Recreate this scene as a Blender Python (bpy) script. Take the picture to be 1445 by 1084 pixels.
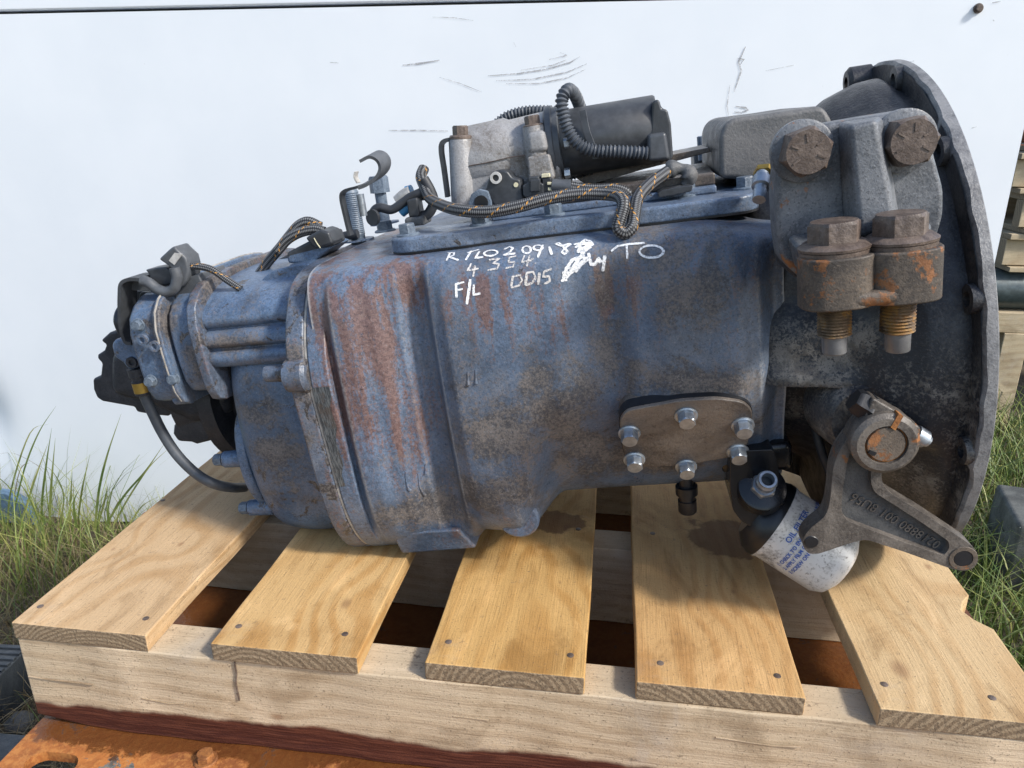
import bpy, bmesh, math, random
from mathutils import Vector, Matrix, Quaternion
from mathutils.bvhtree import BVHTree
R_ = math.radians
rnd = random.Random(7)
for o in list(bpy.data.objects): bpy.data.objects.remove(o)
SC = bpy.context.scene; COL = SC.collection
# ------------------------------------------------------------------ camera, sky, sun, exposure
W0, H0, FPX = 1445., 1084., 1050.
DECK = 0.65                                   # height of the pallet deck above the ground
CAM = Vector((0, 0, .5 + DECK)); YAW, PITCH = R_(8), R_(19.5)
cd = bpy.data.cameras.new('camera'); cam = bpy.data.objects.new('camera', cd); COL.objects.link(cam)
cam.location = CAM; cam.rotation_euler = (R_(90) - PITCH, 0, YAW)
cd.sensor_width = 36; cd.lens = 36 * FPX / W0; cd.clip_start = .02; cd.clip_end = 500
SC.camera = cam
SUN = Vector((.68, -.33, .65)).normalized()
wd = bpy.data.worlds.new('World'); SC.world = wd; wd.use_nodes = True
nt = wd.node_tree; bg = nt.nodes['Background']; sky = nt.nodes.new('ShaderNodeTexSky')
sky.sky_type = 'NISHITA'; sky.sun_disc = False
sky.sun_elevation = math.asin(SUN.z); sky.sun_rotation = math.atan2(SUN.x, SUN.y)
sky.air_density = 1.0; sky.dust_density = 1.5
nt.links.new(sky.outputs[0], bg.inputs[0]); bg.inputs[1].default_value = .15
sl = bpy.data.lights.new('sun', 'SUN'); sl.energy = 2.7; sl.angle = R_(7); sl.color = (1, .95, .87)
so = bpy.data.objects.new('sun', sl); COL.objects.link(so); so.rotation_euler = SUN.to_track_quat('Z', 'Y').to_euler()
vs = SC.view_settings; vs.view_transform = 'Standard'; vs.look = 'None'; vs.exposure = .7; vs.gamma = 1

# ------------------------------------------------------------------ photo pixel -> direction -> point on a known plane
RT = Vector((math.cos(YAW), math.sin(YAW), 0))
FW = Vector((-math.sin(YAW) * math.cos(PITCH), math.cos(YAW) * math.cos(PITCH), -math.sin(PITCH)))
UP = RT.cross(FW)
def ray(px, py): return FW + RT * ((px - W0 / 2) / FPX) - UP * ((py - H0 / 2) / FPX)
def onp(px, py, ax, val):
    d = ray(px, py); return CAM + d * ((val - CAM[ax]) / d[ax])
TILT = R_(8)
GO = Vector((.3226, .917, .2835 + DECK))      # centre of the bell housing face
EX = Vector((math.cos(TILT), 0, math.sin(TILT))); EZ = Vector((-math.sin(TILT), 0, math.cos(TILT)))
def loc(p): p = p - GO; return Vector((p.dot(EX), p.y, p.dot(EZ)))
def G(px, py, y): return loc(onp(px, py, 1, GO.y + y))
def GX(px, py, x):
    d = ray(px, py); t = ((GO + EX * x) - CAM).dot(EX) / d.dot(EX); return loc(CAM + d * t)
def GZ(px, py, z):
    d = ray(px, py); t = ((GO + EZ * z) - CAM).dot(EZ) / d.dot(EZ); return loc(CAM + d * t)

# ------------------------------------------------------------------ material helpers
class M:
    def __init__(s, name):
        s.m = bpy.data.materials.new(name); s.m.use_nodes = True; s.t = s.m.node_tree
        s.b = s.t.nodes['Principled BSDF']; s._c = None
    def new(s, k, **kw):
        n = s.t.nodes.new('ShaderNode' + k)
        for a, v in kw.items(): setattr(n, a, v)
        return n
    def put(s, sock, v):
        if v is None: return
        if hasattr(v, 'is_linked') or hasattr(v, 'links'): s.t.links.new(v, sock)
        else:
            if isinstance(v, (tuple, list)) and len(v) == 3 and sock.type == 'RGBA': v = (*v, 1)
            sock.default_value = v
    def obj(s, scale=(1, 1, 1), off=(0, 0, 0), rot=(0, 0, 0), uv=False):
        c = s.new('TexCoord'); mp = s.new('Mapping')
        s.t.links.new(c.outputs['UV' if uv else 'Object'], mp.inputs[0])
        mp.inputs['Location'].default_value = off; mp.inputs['Scale'].default_value = scale; mp.inputs['Rotation'].default_value = rot
        return mp.outputs[0]
    def noise(s, v, scale, detail=4, rough=.55, dist=0):
        n = s.new('TexNoise'); s.put(n.inputs['Vector'], v); n.inputs['Scale'].default_value = scale
        n.inputs['Detail'].default_value = detail; n.inputs['Roughness'].default_value = rough; n.inputs['Distortion'].default_value = dist
        return n.outputs['Fac']
    def voro(s, v, scale, out='Distance', feat='F1'):
        n = s.new('TexVoronoi'); n.feature = feat; s.put(n.inputs['Vector'], v); n.inputs['Scale'].default_value = scale
        return n.outputs[out]
    def ramp(s, f, lo, hi, a=0., b=1.):
        n = s.new('MapRange'); n.interpolation_type = 'SMOOTHSTEP'; s.put(n.inputs[0], f)
        for i, v in zip((1, 2, 3, 4), (lo, hi, a, b)): s.put(n.inputs[i], v)
        return n.outputs[0]
    def math(s, op, a, b=None, c=None):
        n = s.new('Math', operation=op); s.put(n.inputs[0], a); s.put(n.inputs[1], b); s.put(n.inputs[2], c); return n.outputs[0]
    def mix(s, f, a, b, mode='MIX'):
        n = s.new('Mix', data_type='RGBA', blend_type=mode); s.put(n.inputs[0], f); s.put(n.inputs[6], a); s.put(n.inputs[7], b); return n.outputs[2]
    def sep(s, v):
        n = s.new('SeparateXYZ'); s.put(n.inputs[0], v); return n.outputs
    def comb(s, x, y, z):
        n = s.new('CombineXYZ'); s.put(n.inputs[0], x); s.put(n.inputs[1], y); s.put(n.inputs[2], z); return n.outputs[0]
    def bump(s, h, strength=.3, dist=.002):
        n = s.new('Bump'); n.inputs['Strength'].default_value = strength; n.inputs['Distance'].default_value = dist
        s.put(n.inputs['Height'], h); s.t.links.new(n.outputs[0], s.b.inputs['Normal']); return n.outputs[0]
    def fin(s, col=None, rough=None, metal=None, spec=None):
        s.put(s.b.inputs['Base Color'], col); s.put(s.b.inputs['Roughness'], rough); s.put(s.b.inputs['Metallic'], metal)
        if spec is not None: s.b.inputs['Specular IOR Level'].default_value = spec
        return s.m

def simple(name, col, rough=.5, metal=0., var=.25, sc=60, bump=.15):
    m = M(name); v = m.obj(); n = m.noise(v, sc, 5, .65); n2 = m.noise(v, sc * .17, 3)
    f = m.math('ADD', m.math('MULTIPLY', n, .6), m.math('MULTIPLY', n2, .4))
    lo = tuple(c * (1 - var) for c in col); hi = tuple(min(1, c * (1 + var)) for c in col)
    c = m.mix(m.ramp(f, .35, .65), lo, hi)
    if bump: m.bump(n, bump, .0015)
    return m.fin(c, m.ramp(n2, .3, .7, max(rough - .1, 0), min(1, rough + .12)), metal)

def blobmask(m, B):
    ox, oy, oz = m.sep(m.obj()); t = None
    for (bx, bz, rx, rz) in B:
        a = m.math('MULTIPLY', m.math('SUBTRACT', ox, bx), 1 / rx); b = m.math('MULTIPLY', m.math('SUBTRACT', oz, bz), 1 / rz)
        e = m.math('POWER', 2.718, m.math('MULTIPLY', m.math('ADD', m.math('MULTIPLY', a, a), m.math('MULTIPLY', b, b)), -1))
        t = e if t is None else m.math('MAXIMUM', t, e)
    return t
def blue_paint(name, rust=.5, grime=.5, bare=0., seed=0., base=(.105, .15, .225), rblobs=(), gblobs=(), wear=False):
    """worn blue enamel: every layer is dithered by fine grain so that colours fray into each other"""
    m = M(name); v = m.obj(off=(seed, seed * 2.3, -seed)); vs_ = m.obj(scale=(1.3, 1, .13), off=(seed, 3, seed))
    big = m.noise(v, 7, 5, .62, .4); streak = m.noise(vs_, 60, 5, .65); mid = m.noise(v, 30, 5, .65); fine = m.noise(v, 300, 3, .75); fine2 = m.noise(m.obj(off=(seed + 5, 1, 2)), 240, 4, .75); sp = m.noise(v, 520, 2, .6)
    c = m.mix(m.ramp(m.math('ADD', m.math('MULTIPLY', fine2, .65), m.math('MULTIPLY', mid, .35)), .36, .64), tuple(k * .66 for k in base), tuple(min(1, k * 1.36) for k in base))
    c = m.mix(m.math('MULTIPLY', m.ramp(m.math('ADD', m.math('MULTIPLY', streak, .6), m.math('MULTIPLY', fine, .4)), .47, .66), .30), c, (.20, .225, .27))
    c = m.mix(m.math('MULTIPLY', m.ramp(m.math('ADD', m.math('MULTIPLY', m.noise(m.obj(off=(seed + 9, 4, 7)), 8, 6, .7, .6), .8), m.math('MULTIPLY', fine, .2)), .50, .66), .55), c, m.mix(m.ramp(mid, .4, .6), (.15, .165, .19), (.215, .225, .245)))
    # rust-brown primer showing through in streaks
    cov = m.math('ADD', m.math('MULTIPLY', m.ramp(big, .42, .72), .55 * rust), m.math('MULTIPLY', m.ramp(streak, .45, .65), .5 * rust))
    if rblobs: cov = m.math('ADD', cov, m.math('MULTIPLY', blobmask(m, rblobs), m.ramp(streak, .34, .60, .22, .85)))
    rmask = m.ramp(m.math('ADD', m.math('MULTIPLY', fine, .8), m.math('MULTIPLY', cov, .56)), .50, .78)
    rc = m.mix(m.ramp(fine2, .38, .62), (.105, .058, .050), (.185, .108, .090))
    c = m.mix(m.math('MULTIPLY', rmask, .9), c, rc)
    # greasy brown-grey dust
    gk = m.math('MULTIPLY', m.ramp(m.noise(v, 10, 6, .7, .8), .42, .70), grime)
    if gblobs: gk = m.math('ADD', gk, m.math('MULTIPLY', blobmask(m, gblobs), m.ramp(mid, .3, .62, .25, .9)))
    gm = m.ramp(m.math('ADD', m.math('MULTIPLY', fine2, .8), m.math('MULTIPLY', gk, .56)), .50, .82)
    c = m.mix(m.math('MULTIPLY', gm, .85), c, m.mix(m.ramp(m.math('ADD', m.math('MULTIPLY', mid, .5), m.math('MULTIPLY', fine, .5)), .42, .60), (.038, .033, .030), (.155, .128, .105)))
    c = m.mix(m.math('MULTIPLY', m.ramp(sp, .57, .68), .5), c, (.028, .028, .034))
    c = m.mix(m.math('MULTIPLY', m.ramp(m.noise(v, 430, 2, .5), .63, .72), .28), c, (.32, .32, .34))
    chip = m.ramp(m.noise(v, 34, 6, .72, .8), .665 - .16 * bare, .68 - .16 * bare)
    c = m.mix(chip, c, m.mix(m.ramp(fine, .45, .6), (.045, .042, .045), (.13, .12, .115)))
    if wear:
     g = m.new('NewGeometry'); edge = m.ramp(m.math('ADD', g.outputs['Pointiness'], m.math('MULTIPLY', m.math('SUBTRACT', fine, .5), .06)), .512, .545)
     c = m.mix(m.math('MULTIPLY', edge, .6), c, (.36, .36, .36))
    h = m.math('ADD', m.math('MULTIPLY', fine, .8), m.math('MULTIPLY', mid, 1.3)); h = m.math('ADD', h, m.math('MULTIPLY', streak, .5)); h = m.math('SUBTRACT', h, m.math('MULTIPLY', chip, .5))
    m.bump(h, .42, .0017)
    r = m.ramp(m.math('ADD', m.math('MULTIPLY', gm, .25), m.math('ADD', m.math('MULTIPLY', mid, .5), m.math('MULTIPLY', fine, .5))), .35, .85, .27, .62)
    return m.fin(c, r, 0., .55)

def cast(name, dark, light, rust=.0, rough=.6, bias=.5, sc=14, rustcol=((.17, .066, .022), (.31, .125, .04)), speck=.4, seed=0., pale=None):
    m = M(name); v = m.obj(off=(seed, -seed, seed * 1.7)); a = m.noise(v, sc, 6, .68, .5); f = m.noise(v, 330, 3, .7); g = m.noise(v, 70, 4, .6)
    k = m.math('ADD', m.math('MULTIPLY', a, .7), m.math('MULTIPLY', f, .3))
    c = m.mix(m.ramp(k, bias - .1, bias + .13), dark, light)
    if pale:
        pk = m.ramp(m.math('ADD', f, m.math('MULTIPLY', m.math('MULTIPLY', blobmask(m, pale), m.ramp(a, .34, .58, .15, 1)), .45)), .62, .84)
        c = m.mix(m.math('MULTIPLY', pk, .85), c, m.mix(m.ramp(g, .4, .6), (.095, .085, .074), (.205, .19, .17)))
    c = m.mix(m.math('MULTIPLY', m.ramp(f, .55, .66), speck), c, tuple(x * .35 for x in dark))
    c = m.mix(m.math('MULTIPLY', m.ramp(m.noise(v, 420, 2), .58, .7), speck * .6), c, tuple(min(1, x * 1.7) for x in light))
    if rust:
        rr = m.math('ADD', m.math('MULTIPLY', m.noise(v, 24, 5, .65, .4), .6), m.math('MULTIPLY', m.noise(v, 120, 4, .7), .4))
        rk = m.ramp(rr, .66 - .2 * rust, .70 - .18 * rust)
        c = m.mix(m.math('MULTIPLY', rk, .85), c, m.mix(m.ramp(g, .35, .65), *rustcol))
    m.bump(m.math('ADD', f, m.math('MULTIPLY', g, .55)), .45, .0014)
    return m.fin(c, m.ramp(g, .3, .7, rough - .12, min(1, rough + .1)), 0., .45)

MAT = {}
def pxb(L): 
    out = []
    for px, py, rx, ry in L: p = G(px, py, -.2); out.append((p.x, p.z, rx * .00072, ry * .00075))
    return out
BK = dict( rblobs=pxb([(520, 450, 45, 70), (560, 400, 40, 45), (500, 580, 45, 90), (570, 620, 40, 60), (690, 430, 60, 45), (760, 460, 40, 40), (450, 420, 30, 60), (545, 500, 30, 120), (860, 420, 40, 40)]),
    gblobs=pxb([(700, 610, 100, 60), (800, 570, 80, 70), (690, 690, 70, 40), (900, 665, 150, 40), (830, 640, 100, 60), (960, 430, 60, 70), (930, 360, 60, 40), (600, 725, 90, 30), (1040, 620, 50, 80), (860, 470, 40, 120), (1000, 540, 90, 30)]))
MAT['blue'] = blue_paint('blue_paint', .5, .5, 0, 0., (.098, .138, .205), **BK)
MAT['case'] = blue_paint('blue_case_paint', .45, .5, 0, 0., (.098, .138, .205), wear=True, **BK)
MAT['blue2'] = blue_paint('blue_paint_rear', .25, .5, .42, 4., (.088, .138, .222), gblobs=pxb([(370, 660, 60, 90), (380, 725, 70, 30), (300, 500, 50, 20), (250, 520, 30, 40), (340, 590, 50, 50), (200, 470, 30, 30)]))
MAT['bluetop'] = blue_paint('blue_paint_cover', .12, .5, .2, 9., (.115, .16, .235))
MAT['flange'] = blue_paint('chipped_flange_paint', .7, .9, .8, 6., (.085, .11, .155))
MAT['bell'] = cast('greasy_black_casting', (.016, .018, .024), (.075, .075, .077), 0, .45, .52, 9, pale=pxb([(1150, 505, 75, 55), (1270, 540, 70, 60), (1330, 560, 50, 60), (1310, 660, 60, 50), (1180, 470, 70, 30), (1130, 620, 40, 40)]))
MAT['bellrim'] = cast('grey_machined_rim', (.085, .088, .095), (.215, .217, .222), .0, .5, .46, 40)
MAT['box'] = cast('dusty_grey_casting', (.075, .08, .085), (.165, .16, .155), 0, .55, .5, 12)
MAT['bracket'] = cast('grey_iron_bracket', (.048, .055, .066), (.165, .175, .19), .36, .46, .47, 16, speck=.6)
MAT['clamp'] = cast('rusty_iron_clamp', (.050, .042, .036), (.145, .115, .088), .66, .62, .5, 20)
MAT['boltr'] = cast('brown_steel_bolt', (.075, .055, .045), (.175, .135, .11), .22, .45, .5, 30, speck=.2)
MAT['thread'] = cast('rusty_thread', (.09, .06, .035), (.24, .16, .09), .95, .6, .5, 60, ((.17, .075, .025), (.34, .19, .05)))
MAT['tip'] = simple('bare_steel_tip', (.20, .20, .205), .4, .3)
MAT['lever'] = cast('dark_cast_lever', (.055, .048, .043), (.165, .145, .125), .30, .48, .5, 18, seed=2.)
MAT['leverweb'] = cast('dark_lever_web', (.042, .044, .047), (.10, .098, .096), .05, .6, .5, 18, seed=5.)
MAT['rusty'] = cast('orange_rust', (.16, .06, .02), (.36, .15, .04), .7, .7, .5, 40)
MAT['zinc'] = simple('zinc_bolt', (.33, .37, .42), .36, .65, .3, 90)
MAT['bluebolt'] = cast('blue_painted_bolt', (.065, .09, .125), (.155, .195, .245), 0, .42, .46, 60, speck=.3)
MAT['alu'] = cast('dirty_cast_aluminium', (.115, .10, .085), (.31, .31, .315), 0, .40, .46, 13, speck=.35)
MAT['plastic'] = simple('black_plastic', (.040, .044, .050), .42, 0, .25, 120, .08)
MAT['plasticg'] = simple('grey_plastic', (.075, .082, .092), .45, 0, .25, 90, .08)
MAT['rubber'] = simple('black_rubber', (.028, .031, .037), .5, 0, .3, 90, .12)
MAT['hose'] = simple('grey_rubber_hose', (.065, .075, .09), .5, 0, .25, 70, .1)
MAT['dark'] = cast('dark_yoke_iron', (.018, .02, .026), (.050, .052, .06), .06, .55, .52, 14)
MAT['black'] = simple('oily_black', (.012, .013, .016), .35, 0, .3, 50, .2)
MAT['brass'] = simple('brass_fitting', (.42, .28, .07), .35, .8)
MAT['cream'] = simple('cream_plastic', (.62, .58, .40), .5)
MAT['paint'] = simple('white_paint_marker', (.80, .81, .82), .55, 0, .08, 120, .1)
MAT['chalk'] = simple('pale_paint_marker', (.62, .59, .56), .6, 0, .12, 150, .1)
for k_ in ('paint', 'chalk'):
    nt_m = MAT[k_].node_tree; tc_ = nt_m.nodes.new('ShaderNodeTexCoord'); nz_ = nt_m.nodes.new('ShaderNodeTexNoise'); mr_ = nt_m.nodes.new('ShaderNodeMapRange')
    nz_.inputs['Scale'].default_value = 520; nz_.inputs['Detail'].default_value = 3
    nt_m.links.new(tc_.outputs['Object'], nz_.inputs['Vector']); nt_m.links.new(nz_.outputs['Fac'], mr_.inputs[0])
    for i_, v_ in zip((1, 2, 3, 4), (.36, .50, .25 if k_ == 'chalk' else .5, 1)): mr_.inputs[i_].default_value = v_
    nt_m.links.new(mr_.outputs[0], nt_m.nodes['Principled BSDF'].inputs['Alpha'])
MAT['print'] = simple('blue_print', (.035, .10, .36), .5, 0, .2)
MAT['gasket'] = simple('pale_gasket_edge', (.33, .31, .28), .6, 0, .4, 90)
MAT['pto'] = cast('worn_brown_plate', (.06, .05, .045), (.185, .155, .13), .0, .38, .5, 11, speck=.35)
MAT['cyan'] = simple('blue_plastic_cap', (.05, .22, .42), .4)
MAT['tape'] = simple('silver_tape', (.48, .47, .45), .4, .2, .4, 60)

def braid_mat():
    m = M('braided_sleeve'); v = m.obj(uv=True); o = m.sep(v)
    u, w = o[0], o[1]
    a = m.math('SINE', m.math('ADD', m.math('MULTIPLY', u, 1500), m.math('MULTIPLY', w, 6.2832 * 4)))
    b = m.math('SINE', m.math('SUBTRACT', m.math('MULTIPLY', u, 1500), m.math('MULTIPLY', w, 6.2832 * 4)))
    k = m.ramp(m.math('MULTIPLY', a, b), -.1, .35)
    c = m.mix(k, (.012, .013, .016), (.16, .165, .17))
    fl = m.ramp(m.math('SINE', m.math('ADD', m.math('MULTIPLY', u, 210), m.math('MULTIPLY', w, 12.566))), .93, .97)
    fl = m.math('MULTIPLY', fl, m.ramp(m.math('SINE', m.math('ADD', m.math('MULTIPLY', u, 1500), m.math('MULTIPLY', w, 6.2832 * 4))), 0, .4))
    c = m.mix(fl, c, (.55, .27, .05))
    m.bump(k, .6, .001); return m.fin(c, .5)
MAT['braid'] = braid_mat()

def filter_mat():
    m = M('dirty_white_filter'); v = m.obj(); a = m.noise(v, 22, 6, .7, .6); f = m.noise(v, 300, 3, .7)
    k = m.math('ADD', m.math('MULTIPLY', a, .75), m.math('MULTIPLY', f, .25))
    c = m.mix(m.ramp(k, .46, .64), (.60, .60, .60), (.15, .145, .14))
    c = m.mix(m.math('MULTIPLY', m.ramp(f, .58, .66), .6), c, (.10, .09, .08)); m.bump(a, .15, .001)
    return m.fin(c, m.ramp(a, .3, .7, .3, .55))
MAT['filter'] = filter_mat()

def wood_mat(name, pale, amber, ring=(.03, -.06), knots=(), seed=0., endgrain=True, stain=None, dust=.8, freq=150., axis='y', splash=(), rc=.7, sawk=.3):
    """growth rings round a pith line below the piece; knots push the rings aside"""
    m = M(name); v = m.obj(); x, y, z = m.sep(v)
    if axis == 'x': x, y = y, x
    warp = m.noise(m.comb(m.math('MULTIPLY', x, 3.), m.math('MULTIPLY', y, 1.1), z), 2.2, 3, .5)
    warp2 = m.noise(m.comb(m.math('ADD', x, seed), m.math('MULTIPLY', y, .25), m.math('ADD', z, seed)), 14, 4, .6)
    dx = m.math('ADD', m.math('SUBTRACT', x, ring[0]), m.math('MULTIPLY', m.math('SUBTRACT', warp, .5), .11))
    dz = m.math('ADD', m.math('SUBTRACT', z, ring[1]), m.math('MULTIPLY', y, .045))
    r = m.math('SQRT', m.math('ADD', m.math('MULTIPLY', dx, dx), m.math('MULTIPLY', dz, dz)))
    kn = None
    for (kx, ky, ks) in knots:
        ddx = m.math('SUBTRACT', z if axis == 'x' else x, kx); ddy = m.math('MULTIPLY', m.math('SUBTRACT', y, ky), .62)
        dd = m.math('ADD', m.math('MULTIPLY', ddx, ddx), m.math('MULTIPLY', ddy, ddy))
        e = m.math('POWER', 2.718, m.math('MULTIPLY', dd, -1 / (ks * ks * 5)))
        r = m.math('ADD', r, m.math('MULTIPLY', e, ks * 1.25))
        core = m.ramp(m.math('ADD', m.math('SQRT', dd), m.math('MULTIPLY', warp2, .004)), ks * .15, ks * .55, 1, 0)
        kn = core if kn is None else m.math('MAXIMUM', kn, core)
    r = m.math('ADD', r, m.math('MULTIPLY', m.math('SUBTRACT', warp2, .5), .006))
    sn = m.math('SINE', m.math('MULTIPLY', r, freq * 6.2832 / 2)); ringm = m.ramp(sn, -.5, 1.0)
    fib = m.noise(m.comb(m.math('MULTIPLY', x, 60), m.math('MULTIPLY', y, 2.2), m.math('MULTIPLY', z, 60)), 8, 4, .6)
    saw = m.noise(m.comb(m.math('MULTIPLY', x, 3), m.math('MULTIPLY', y, 40), m.math('MULTIPLY', z, 8)), 9, 3, .6)
    big = m.noise(m.comb(m.math('ADD', x, seed), y, z), 6, 4, .6, .5); fine = m.noise(v, 420, 3, .7)
    am = m.math('MULTIPLY', ringm, m.ramp(big, .3, .7, .25 * rc, 1.15 * rc))
    c = m.mix(am, pale, amber)
    c = m.mix(m.math('MULTIPLY', m.ramp(big, .52, .72), .55), c, tuple(k * .72 for k in amber))
    pat = m.noise(m.comb(m.math('MULTIPLY', x, 2.2), m.math('ADD', y, seed * 2), z), 7, 5, .68, .8)
    c = m.mix(m.math('MULTIPLY', m.ramp(pat, .52, .70), .6), c, tuple(min(1, k * 1.28 + .03) for k in pale))
    c = m.mix(m.math('MULTIPLY', m.ramp(pat, .48, .30), .55), c, tuple(k * .62 for k in amber))
    c = m.mix(m.math('MULTIPLY', m.ramp(saw, .54, .72), .30 * sawk), c, tuple(k * .55 for k in amber))
    c = m.mix(m.math('MULTIPLY', m.ramp(fib, .55, .75), .42), c, tuple(k * .45 for k in amber))
    if kn is not None: c = m.mix(m.math('MULTIPLY', kn, .6), c, (.22, .11, .05))
    c = m.mix(m.math('MULTIPLY', m.ramp(fine, .58, .72), dust), c, (.10, .075, .05))
    c = m.mix(m.math('MULTIPLY', m.ramp(m.noise(v, 46, 5, .7), .62, .72), dust), c, (.13, .10, .07))
    c = m.mix(m.math('MULTIPLY', m.ramp(m.noise(v, 9, 5, .7, .5), .55, .75), .35), c, (.42, .38, .33))
    rough = .72
    for (kx, ky, ks) in splash:   # spilt oil soaked into the timber
        ddx = m.math('SUBTRACT', x, kx); ddy = m.math('SUBTRACT', y, ky)
        dd = m.math('SQRT', m.math('ADD', m.math('MULTIPLY', ddx, ddx), m.math('MULTIPLY', ddy, ddy)))
        k = m.ramp(m.math('ADD', dd, m.math('MULTIPLY', m.math('SUBTRACT', m.noise(v, 26, 4, .6), .5), .07)), ks * .82, ks, 1, 0)
        c = m.mix(m.math('MULTIPLY', k, .75), c, (.13, .055, .022))
    if endgrain:
        g = m.new('NewGeometry'); tn = m.new('VectorTransform', vector_type='NORMAL', convert_from='WORLD', convert_to='OBJECT')
        m.t.links.new(g.outputs['Normal'], tn.inputs[0]); nn = m.sep(tn.outputs[0])
        e = m.ramp(m.math('ABSOLUTE', nn[0 if axis == 'x' else 1]), .7, .9)
        er = m.ramp(m.math('SINE', m.math('MULTIPLY', r, freq * 6.2832 * 1.1)), -.6, .7)
        ec = m.mix(er, (.31, .235, .15), (.20, .145, .09)); ec = m.mix(m.math('MULTIPLY', m.ramp(fine, .48, .62), .75), ec, (.10, .075, .05))
        c = m.mix(e, c, ec)
    if stain:
        lv, = stain
        k = m.ramp(m.math('SUBTRACT', m.math('ADD', z, m.math('MULTIPLY', m.math('SUBTRACT', m.noise(m.comb(m.math('MULTIPLY', x, 1), m.math('MULTIPLY', y, 1), 0.), 7, 4, .55), .5), .035)), m.math('MULTIPLY', m.noise(v, 60, 3), .004)), lv, lv + .007, 1, 0)
        c = m.mix(k, c, m.mix(m.ramp(fib, .4, .7), (.055, .018, .014), (.12, .042, .026)))
        rough = m.ramp(k, 0, 1, .75, .3)
    h = m.math('ADD', m.math('MULTIPLY', ringm, .25), m.math('ADD', m.math('MULTIPLY', fib, .8), m.math('ADD', m.math('MULTIPLY', saw, .5 * sawk), m.math('MULTIPLY', fine, .5))))
    m.bump(h, .55, .0018)
    return m.fin(c, rough, 0, .35)

# ------------------------------------------------------------------ mesh helpers
def tag(o, label=None, cat=None, group=None, kind=None):
    for k, v in (('label', label), ('category', cat), ('group', group), ('kind', kind)):
        if v: o[k] = v
    return o
def link(name, me, mat=None, parent=None, bevel=0, seg=2, ang=40, smooth=38, sub=0):
    o = bpy.data.objects.new(name, me); COL.objects.link(o)
    if mat and not me.materials: me.materials.append(MAT[mat] if isinstance(mat, str) else mat)
    if parent: o.parent = parent
    if smooth:
        me.polygons.foreach_set('use_smooth', [True] * len(me.polygons)); me.set_sharp_from_angle(angle=R_(smooth))
    if bevel:
        b = o.modifiers.new('bevel', 'BEVEL'); b.width = bevel; b.segments = seg; b.limit_method = 'ANGLE'; b.angle_limit = R_(ang)
        me.set_sharp_from_angle(angle=R_(180))
        w = o.modifiers.new('wn', 'WEIGHTED_NORMAL'); w.keep_sharp = True
    if sub:
        s = o.modifiers.new('sub', 'SUBSURF'); s.levels = s.render_levels = sub
    return o
def mk(name, v, f, mat=None, parent=None, **kw):
    me = bpy.data.meshes.new(name); me.from_pydata([tuple(p) for p in v], [], f); me.validate()
    bm = bmesh.new(); bm.from_mesh(me); bmesh.ops.recalc_face_normals(bm, faces=bm.faces); bm.to_mesh(me); bm.free()
    return link(name, me, mat, parent, **kw)
def joinmk(name, parts, mat, parent, **kw):
    V, F = [], []
    for v, f in parts:
        n = len(V); V += list(v); F += [[i + n for i in q] for q in f]
    return mk(name, V, F, mat, parent, **kw)
def extr(front, off):
    n = len(front); v = [Vector(p) for p in front] + [Vector(p) + Vector(off) for p in front]
    return v, [list(range(n)), list(range(2 * n - 1, n - 1, -1))] + [[i, (i + 1) % n, n + (i + 1) % n, n + i] for i in range(n)]
def pts_y(pts, y): return [Vector((a, y, b)) for a, b in pts]
def fillet(pts, r, n=4):
    out = []; N = len(pts)
    for i in range(N):
        p = Vector(pts[i]); a = Vector(pts[i - 1]); b = Vector(pts[(i + 1) % N])
        rr = r[i] if isinstance(r, (list, tuple)) else r
        d1 = a - p; d2 = b - p; k = min(rr, d1.length * .45, d2.length * .45)
        if k < 1e-6: out.append(p); continue
        s = p + d1.normalized() * k; e = p + d2.normalized() * k
        for j in range(n + 1):
            t = j / n; out.append(s * (1 - t) ** 2 + p * 2 * t * (1 - t) + e * t * t)
    return out
def pxprism(name, px, y0, y1, mat, parent, bevel=.003, fil=0, seg=3, **kw):
    P = [G(x, y, y0) for x, y in px]
    if fil: P = fillet(P, fil)
    v, f = extr(P, (0, y1 - y0, 0)); return mk(name, v, f, mat, parent, bevel=bevel, seg=seg, **kw)
def boxv(c, s):
    x, y, z = c; a, b, d = s[0] / 2, s[1] / 2, s[2] / 2
    return extr([(x - a, y - b, z - d), (x + a, y - b, z - d), (x + a, y - b, z + d), (x - a, y - b, z + d)], (0, 2 * b, 0))
def box(name, c, s, mat, parent, bevel=.003, **kw):
    v, f = boxv(c, s); return mk(name, v, f, mat, parent, bevel=bevel, **kw)
def basis(ax):
    ax = Vector(ax).normalized(); t = Vector((0, 0, 1)) if abs(ax.z) < .9 else Vector((1, 0, 0))
    u = ax.cross(t).normalized(); return ax, u, ax.cross(u)
def lathev(prof, org, ax, n=32, cap=True):
    ax, u, w = basis(ax); org = Vector(org); V, F = [], []
    for a, r in prof:
        for i in range(n):
            t = 2 * math.pi * i / n; V.append(org + ax * a + (u * math.cos(t) + w * math.sin(t)) * r)
    for k in range(len(prof) - 1):
        for i in range(n):
            j = (i + 1) % n; F.append([k * n + i, k * n + j, (k + 1) * n + j, (k + 1) * n + i])
    if cap: F.append(list(range(n))); F.append([(len(prof) - 1) * n + i for i in range(n)][::-1])
    return V, F
def lathe(name, prof, org, ax, mat, parent, n=32, cap=True, **kw):
    v, f = lathev(prof, org, ax, n, cap); return mk(name, v, f, mat, parent, **kw)
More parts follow.
